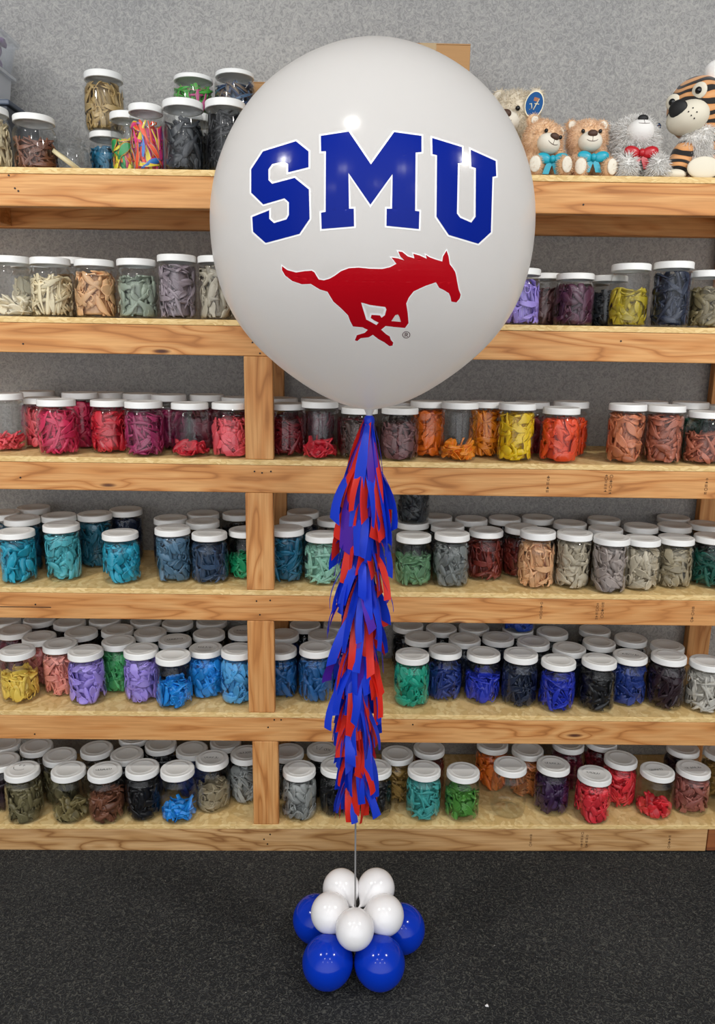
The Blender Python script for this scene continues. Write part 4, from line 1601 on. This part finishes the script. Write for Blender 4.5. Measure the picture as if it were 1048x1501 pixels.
M_EYE = plain('black_eye_plastic', '0a0a0b', 0.1)
M_NOSEB = plain('brown_nose_plush', '4a3021', 0.6)
M_NOSEK = plain('black_nose_plush', '0d0d0e', 0.6)
M_MUZ = plain('cream_plush', 'e4dccb', 0.9)
M_TURQ = plain('turquoise_ribbon', '169fb6', 0.35)
M_RED = plain('red_satin_ribbon', 'b3121f', 0.3)


def head_matrix(c, pitch, yaw, roll):
    return Matrix.Translation(Vector(c)) @ Euler((pitch, roll, yaw), 'XYZ').to_matrix().to_4x4()


def smile(t, Mh, c, s, m):
    b = bmesh.new()
    pts = [Mh @ (Vector(c) + Vector((s * 0.75 * math.sin(a), -0.0 + s * 0.30 * (1 - math.cos(a)), -s * (0.5 * math.cos(a * 1.0)) + 0.25 * s))) for a in [(-1.1 + 2.2 * k / 10) for k in range(11)]]
    tube(b, pts, 0.0008, 6)
    tube(b, [Mh @ (Vector(c) + Vector((0, 0.0, -s * 0.25))), Mh @ (Vector(c) + Vector((0, -0.0005, s * 0.6)))], 0.0008, 6)
    o = obj('mouth', b, m, t)
    o['label'] = 'stitched dark smile'


def bear(u, row, label, mats, size=1.0, head=(0, -0.012, 0.128), hrot=(0, 0, 0), hr=0.052, rbow=None, nose=M_NOSEB, fur=0.011, fn=5200, lean=0.0, pads=True, eyes=True, extra_rot=0.0, muzzle=0.030, bowpos=None):
    y = FY + row
    p = at_y(u, 254, y)
    t = thing('teddy_bear', label, 'plush toy', (p.x, y, surf(0, p.x) + 0.001), (0, 0, extra_rot), 'teddy bears on the top shelf')
    s = size
    Mh = head_matrix(Vector(head) * s, *hrot)
    hr *= s

    def hp(x, y_, z):
        return Mh @ (Vector((x, y_, z)) * hr)
    rotm = Mh.to_3x3().to_4x4()
    parts = [((lean * 0.5 * s, 0.008 * s, 0.055 * s), (0.047 * s, 0.043 * s, 0.055 * s), None),
             (Vector(head) * s, (hr, hr * 0.92, hr * 0.95), rotm),
             (hp(0.78, 0.15, 0.72), (hr * 0.34, hr * 0.2, hr * 0.34), rotm), (hp(-0.78, 0.15, 0.72), (hr * 0.34, hr * 0.2, hr * 0.34), rotm)]
    for sg in (-1, 1):
        parts.append(((sg * 0.043 * s, -0.022 * s, 0.062 * s), (0.016 * s, 0.022 * s, 0.038 * s), (0.5, sg * -0.5, 0)))
        parts.append(((sg * 0.036 * s, -0.045 * s, 0.0245 * s), (0.020 * s, 0.047 * s, 0.023 * s), (0, 0, sg * 0.3)))
        parts.append(((sg * 0.043 * s, -0.083 * s, 0.029 * s), (0.021 * s, 0.017 * s, 0.028 * s), (0, 0, sg * 0.3)))
    b = blob(parts)
    furry(b, fn, fur * s, 0.4)
    obj('body', b, mats[0], t)
    # muzzle on the front of the head
    b = bmesh.new()
    mz = muzzle / 0.052
    ell(b, hp(0, -0.72, -0.28), (hr * mz * 1.05, hr * mz * 0.95, hr * mz * 0.86), rotm, seg=24)
    obj('muzzle', b, mats[1], t)
    b = bmesh.new()
    ell(b, hp(0, -0.72 - mz * 0.82, -0.28 + mz * 0.45), (hr * 0.25, hr * 0.16, hr * 0.17), rotm, seg=16)
    obj('nose', b, nose, t)
    smile(t, Mh, Vector((0, -0.72 - mz * 0.93, -0.30)) * hr, hr * 0.42, M_NOSEB)
    if eyes:
        for sg in (-1, 1):
            b = bmesh.new()
            ell(b, hp(sg * 0.43, -0.93, 0.16), (hr * 0.10, hr * 0.10, hr * 0.10), rotm, seg=12)
            obj('eye', b, M_EYE, t)
    for sg in (-1, 1):
        b = bmesh.new()
        ell(b, hp(sg * 0.78, -0.06, 0.70), (hr * 0.22, hr * 0.07, hr * 0.22), rotm, seg=14)
        obj('inner_ear', b, mats[1], t)
        if pads:
            b = bmesh.new()
            e = Matrix.Translation((sg * 0.0465 * s, -0.099 * s, 0.029 * s)) @ Matrix.Rotation(sg * 0.3, 4, 'Z')
            vs = ell(b, (0, 0, 0), (0.0165 * s, 0.005 * s, 0.0225 * s), None, seg=18)
            bmesh.ops.transform(b, matrix=e, verts=vs)
            obj('foot_pad', b, mats[1], t)
    if rbow is not None:
        bow(t, bowpos or (head[0] * 0.6 * s, -0.062 * s, 0.076 * s), rbow, 1.15 * s)
    return t, Mh, hr


F_CREAM = fur_mat('cream_fur', 'e2d6c0', 'd0c2a8')
F_TAN = fur_mat('tan_fur', 'eecaa4', 'dfb58a')
F_TAN2 = fur_mat('honey_fur', 'f0cca8', 'deb48a')
F_GREY = fur_mat('silver_fur', 'f6f4f0', 'e2dfda')
M_MUZG = plain('white_plush', 'e6e3de', 0.9)
M_TAG = plain('blue_tag_card', '14508a', 0.6, 0.2)
M_TAGW = plain('cream_tag_edge', 'e8dfc0', 0.5)

# big cream bear at the back, partly behind the balloon
tb1, Mh1, hr1 = bear(749, 0.28, 'large cream teddy bear at back, half hidden behind giant balloon, with blue tag', (F_CREAM, M_MUZ), size=1.62, head=(-0.004, -0.02, 0.138), hrot=(0.1, -0.5, 0.1), hr=0.047, fur=0.009, fn=7000, muzzle=0.026)


def hang_tag(t, c, r, label, rot=(0, 0, 0), round_=True):
    b = bmesh.new()
    lathe(b, [(0, -0.0008), (r, -0.0008), (r, 0.0008), (0, 0.0008)], 28)
    bmesh.ops.transform(b, matrix=Matrix.Rotation(PI / 2, 4, 'X') @ Matrix.Diagonal((0.8, 1.1, 1, 1)), verts=b.verts)
    o = obj('hang_tag', b, M_TAGW, t, smooth=False)
    o.location = c
    o.rotation_euler = rot
    o['label'] = label
    b = bmesh.new()
    lathe(b, [(0, -0.0003), (r * 0.9, -0.0003), (r * 0.9, 0.0003), (0, 0.0003)], 28)
    bmesh.ops.transform(b, matrix=Matrix.Translation((0, -0.0012, 0)) @ Matrix.Rotation(PI / 2, 4, 'X') @ Matrix.Diagonal((0.8, 1.1, 1, 1)), verts=b.verts)
    obj('tag_face', b, M_TAG, o, smooth=False)
    b = bmesh.new()
    for ln in ([(-0.4, -0.1), (-0.25, 0.0), (-0.1, -0.35), (-0.3, -0.5)], [(0.3, 0.5), (0.15, 0.0), (0.05, -0.45)], [(0.0, 0.05), (0.4, 0.1)]):
        tube(b, [(x * r, -0.0018, z * r) for x, z in ln], r * 0.045, 5)
    obj('tag_print', b, M_TAGW, o)
    b = bmesh.new()
    box(b, -0.15 * r, 0.3 * r, -0.0019, -0.0016, 0.25 * r, 0.55 * r)
    obj('tag_picture', b, plain('orange_print', 'a0603a', 0.5), o, smooth=False)
    return o


pt = at_y(783, 153, FY + 0.17)
rel = tb1.matrix_world.inverted() @ pt if False else Vector((pt.x - tb1.location.x, pt.y - tb1.location.y, pt.z - tb1.location.z))
hang_tag(tb1, rel, 0.036, 'oval blue hang tag with cream edge', (0, 0.25, -0.05))

bear(795, 0.105, 'tan teddy bear with turquoise ribbon, leaning, beside giant balloon', (F_TAN, M_MUZ), size=1.02, head=(-0.010, -0.02, 0.110), hrot=(0.05, 0.3, 0.28), hr=0.058, rbow=M_TURQ, fn=5600, bowpos=(0.010, -0.070, 0.050))
bear(859, 0.125, 'honey tan teddy bear with turquoise bow, sitting upright between two bears', (F_TAN2, M_MUZ), size=1.02, head=(-0.010, -0.016, 0.119), hrot=(-0.05, -0.05, 0.0), hr=0.058, rbow=M_TURQ, fn=5600, bowpos=(-0.004, -0.075, 0.060))
bear(926, 0.125, 'fluffy silver grey teddy bear with red bow, head tipped back', (F_GREY, M_MUZG), size=1.10, head=(-0.002, 0.0, 0.116), hrot=(-0.62, 0.0, 0.0), hr=0.058, rbow=M_RED, nose=M_NOSEK, fur=0.020, fn=8000, eyes=False, pads=False, muzzle=0.032, bowpos=(-0.004, -0.078, 0.074))

# tiger
def stripe_mat():
    t = NT('tiger_stripes')
    tc = t.n('ShaderNodeTexCoord').outputs['Object']
    wv = t.n('ShaderNodeTexWave', {'Vector': tc, 'Scale': 11.0, 'Distortion': 7.0, 'Detail': 1.0, 'Detail Scale': 0.9}, wave_type='BANDS', bands_direction='Z').outputs['Fac']
    c = t.ramp(wv, [(0.34, hexc('120d0b')), (0.42, hexc('120d0b')), (0.47, hexc('d08c50')), (1.0, hexc('d9a06a'))])
    p = t.n('ShaderNodeBsdfPrincipled', {'Base Color': c, 'Roughness': 0.85})
    p.inputs['Sheen Weight'].default_value = 0.3
    return t.done(p.outputs[0])


M_TIG = stripe_mat()
M_CREAMP = plain('cream_velour', 'e0d8c4', 0.9)
M_WHITEF = fur_mat('white_long_fur', 'fbf9f5', 'efebe5')
yt = FY + 0.16
pz = at_y(1030, 256, yt)
tg = thing('plush_tiger', 'striped orange plush tiger with white muzzle sitting at far right of top shelf', 'plush toy', (pz.x, yt, surf(0, pz.x) + 0.001))


def tpt(u, v, y):
    q = at_y(u, v, y)
    return Vector((q.x - tg.location.x, q.y - tg.location.y, q.z - tg.location.z))


hc = tpt(1022, 160, yt - 0.02)
HR = 0.094
Mh = head_matrix(hc, 0.10, -0.80, -0.22)
rm = Mh.to_3x3().to_4x4()


def th_(x, y_, z):
    return Mh @ (Vector((x, y_, z)) * HR)


legL = tpt(994, 238, yt - 0.06)
b = blob([(hc, (HR * 0.95, HR * 0.93, HR * 0.98), rm),
          ((0.025, 0.03, 0.085), (0.075, 0.06, 0.085), None), ((0.0, 0.02, 0.14), (0.06, 0.05, 0.05), None),
          (legL + Vector((0.010, 0.0, 0.014)), (0.036, 0.034, 0.052), (0.3, 0.25, 0)), (legL + Vector((-0.003, -0.01, -0.012)), (0.034, 0.034, 0.028), None),
          (tpt(1046, 205, yt - 0.05), (0.035, 0.035, 0.062), (0.4, -0.2, 0)),
          (tpt(1032, 247, yt - 0.05) + Vector((0, 0.02, 0.0)), (0.05, 0.07, 0.036), None)])
for v in b.verts:
    v.co.z = max(v.co.z, 0.001)
obj('body', b, M_TIG, tg)
b = bmesh.new()
ell(b, th_(-0.05, -0.80, -0.34), (HR * 0.66, HR * 0.60, HR * 0.50), rm, seg=28)
obj('muzzle', b, M_CREAMP, tg)
b = bmesh.new()
ell(b, th_(-0.12, -1.30, -0.10), (HR * 0.30, HR * 0.14, HR * 0.27), rm, seg=20)
obj('nose', b, M_NOSEK, tg)
for (x, z) in ((0.12, -0.25), (0.2, -0.4), (0.05, -0.45), (0.0, -0.32), (0.1, -0.55)):
    b = bmesh.new()
    x += 0.2
    d0 = Vector((x - (-0.05), 0, z - (-0.34)))
    yy = -0.80 - 0.60 * math.sqrt(max(0.05, 1 - (d0.x / 0.66) ** 2 - (d0.z / 0.50) ** 2))
    ell(b, th_(x, yy, z), (0.0022, 0.0022, 0.0022), rm, seg=8)
    obj('whisker_dot', b, M_NOSEK, tg)
for sg in (-1, 1):
    b = bmesh.new()
    ec = th_(0.42 * sg + 0.0, -0.80, 0.30)
    ell(b, ec, (HR * 0.24, HR * 0.10, HR * 0.24), rm, seg=20)
    e_ = obj('eye_patch', b, M_CREAMP, tg)
    b = bmesh.new()
    ell(b, th_(0.42 * sg, -0.895, 0.29), (HR * 0.105, HR * 0.07, HR * 0.105), rm, seg=16)
    obj('pupil', b, M_EYE, e_)
    b = bmesh.new()
    ell(b, th_(0.62 * sg, 0.55 if sg < 0 else 0.2, 0.72 if sg < 0 else 0.9), (HR * 0.36, HR * 0.2, HR * 0.36), rm, seg=20)
    obj('ear', b, M_WHITEF, tg)
b = blob([(tpt(1024, 203, yt - 0.07), (0.05, 0.03, 0.03), (0, -0.4, 0)), (tpt(1024, 228, yt - 0.065), (0.036, 0.024, 0.045), None)])
furry(b, 2600, 0.018, 0.8)
obj('chest_fur', b, M_WHITEF, tg)
b = bmesh.new()
fp = tpt(1031, 250, yt - 0.125)
ell(b, Vector((fp.x, fp.y, 0.0325)), (0.050, 0.012, 0.032), None, seg=28)
obj('foot_pad', b, M_CREAMP, tg)
b = bmesh.new()
fp = tpt(988, 256, yt - 0.10)
ell(b, Vector((fp.x, fp.y, 0.0165)), (0.036, 0.024, 0.016), None, seg=24)
obj('foot_pad', b, M_CREAMP, tg)
hang_tag(tg, tpt(964, 187, yt + 0.03), 0.014, 'blue hang tag', (0, 0.5, 0.3))
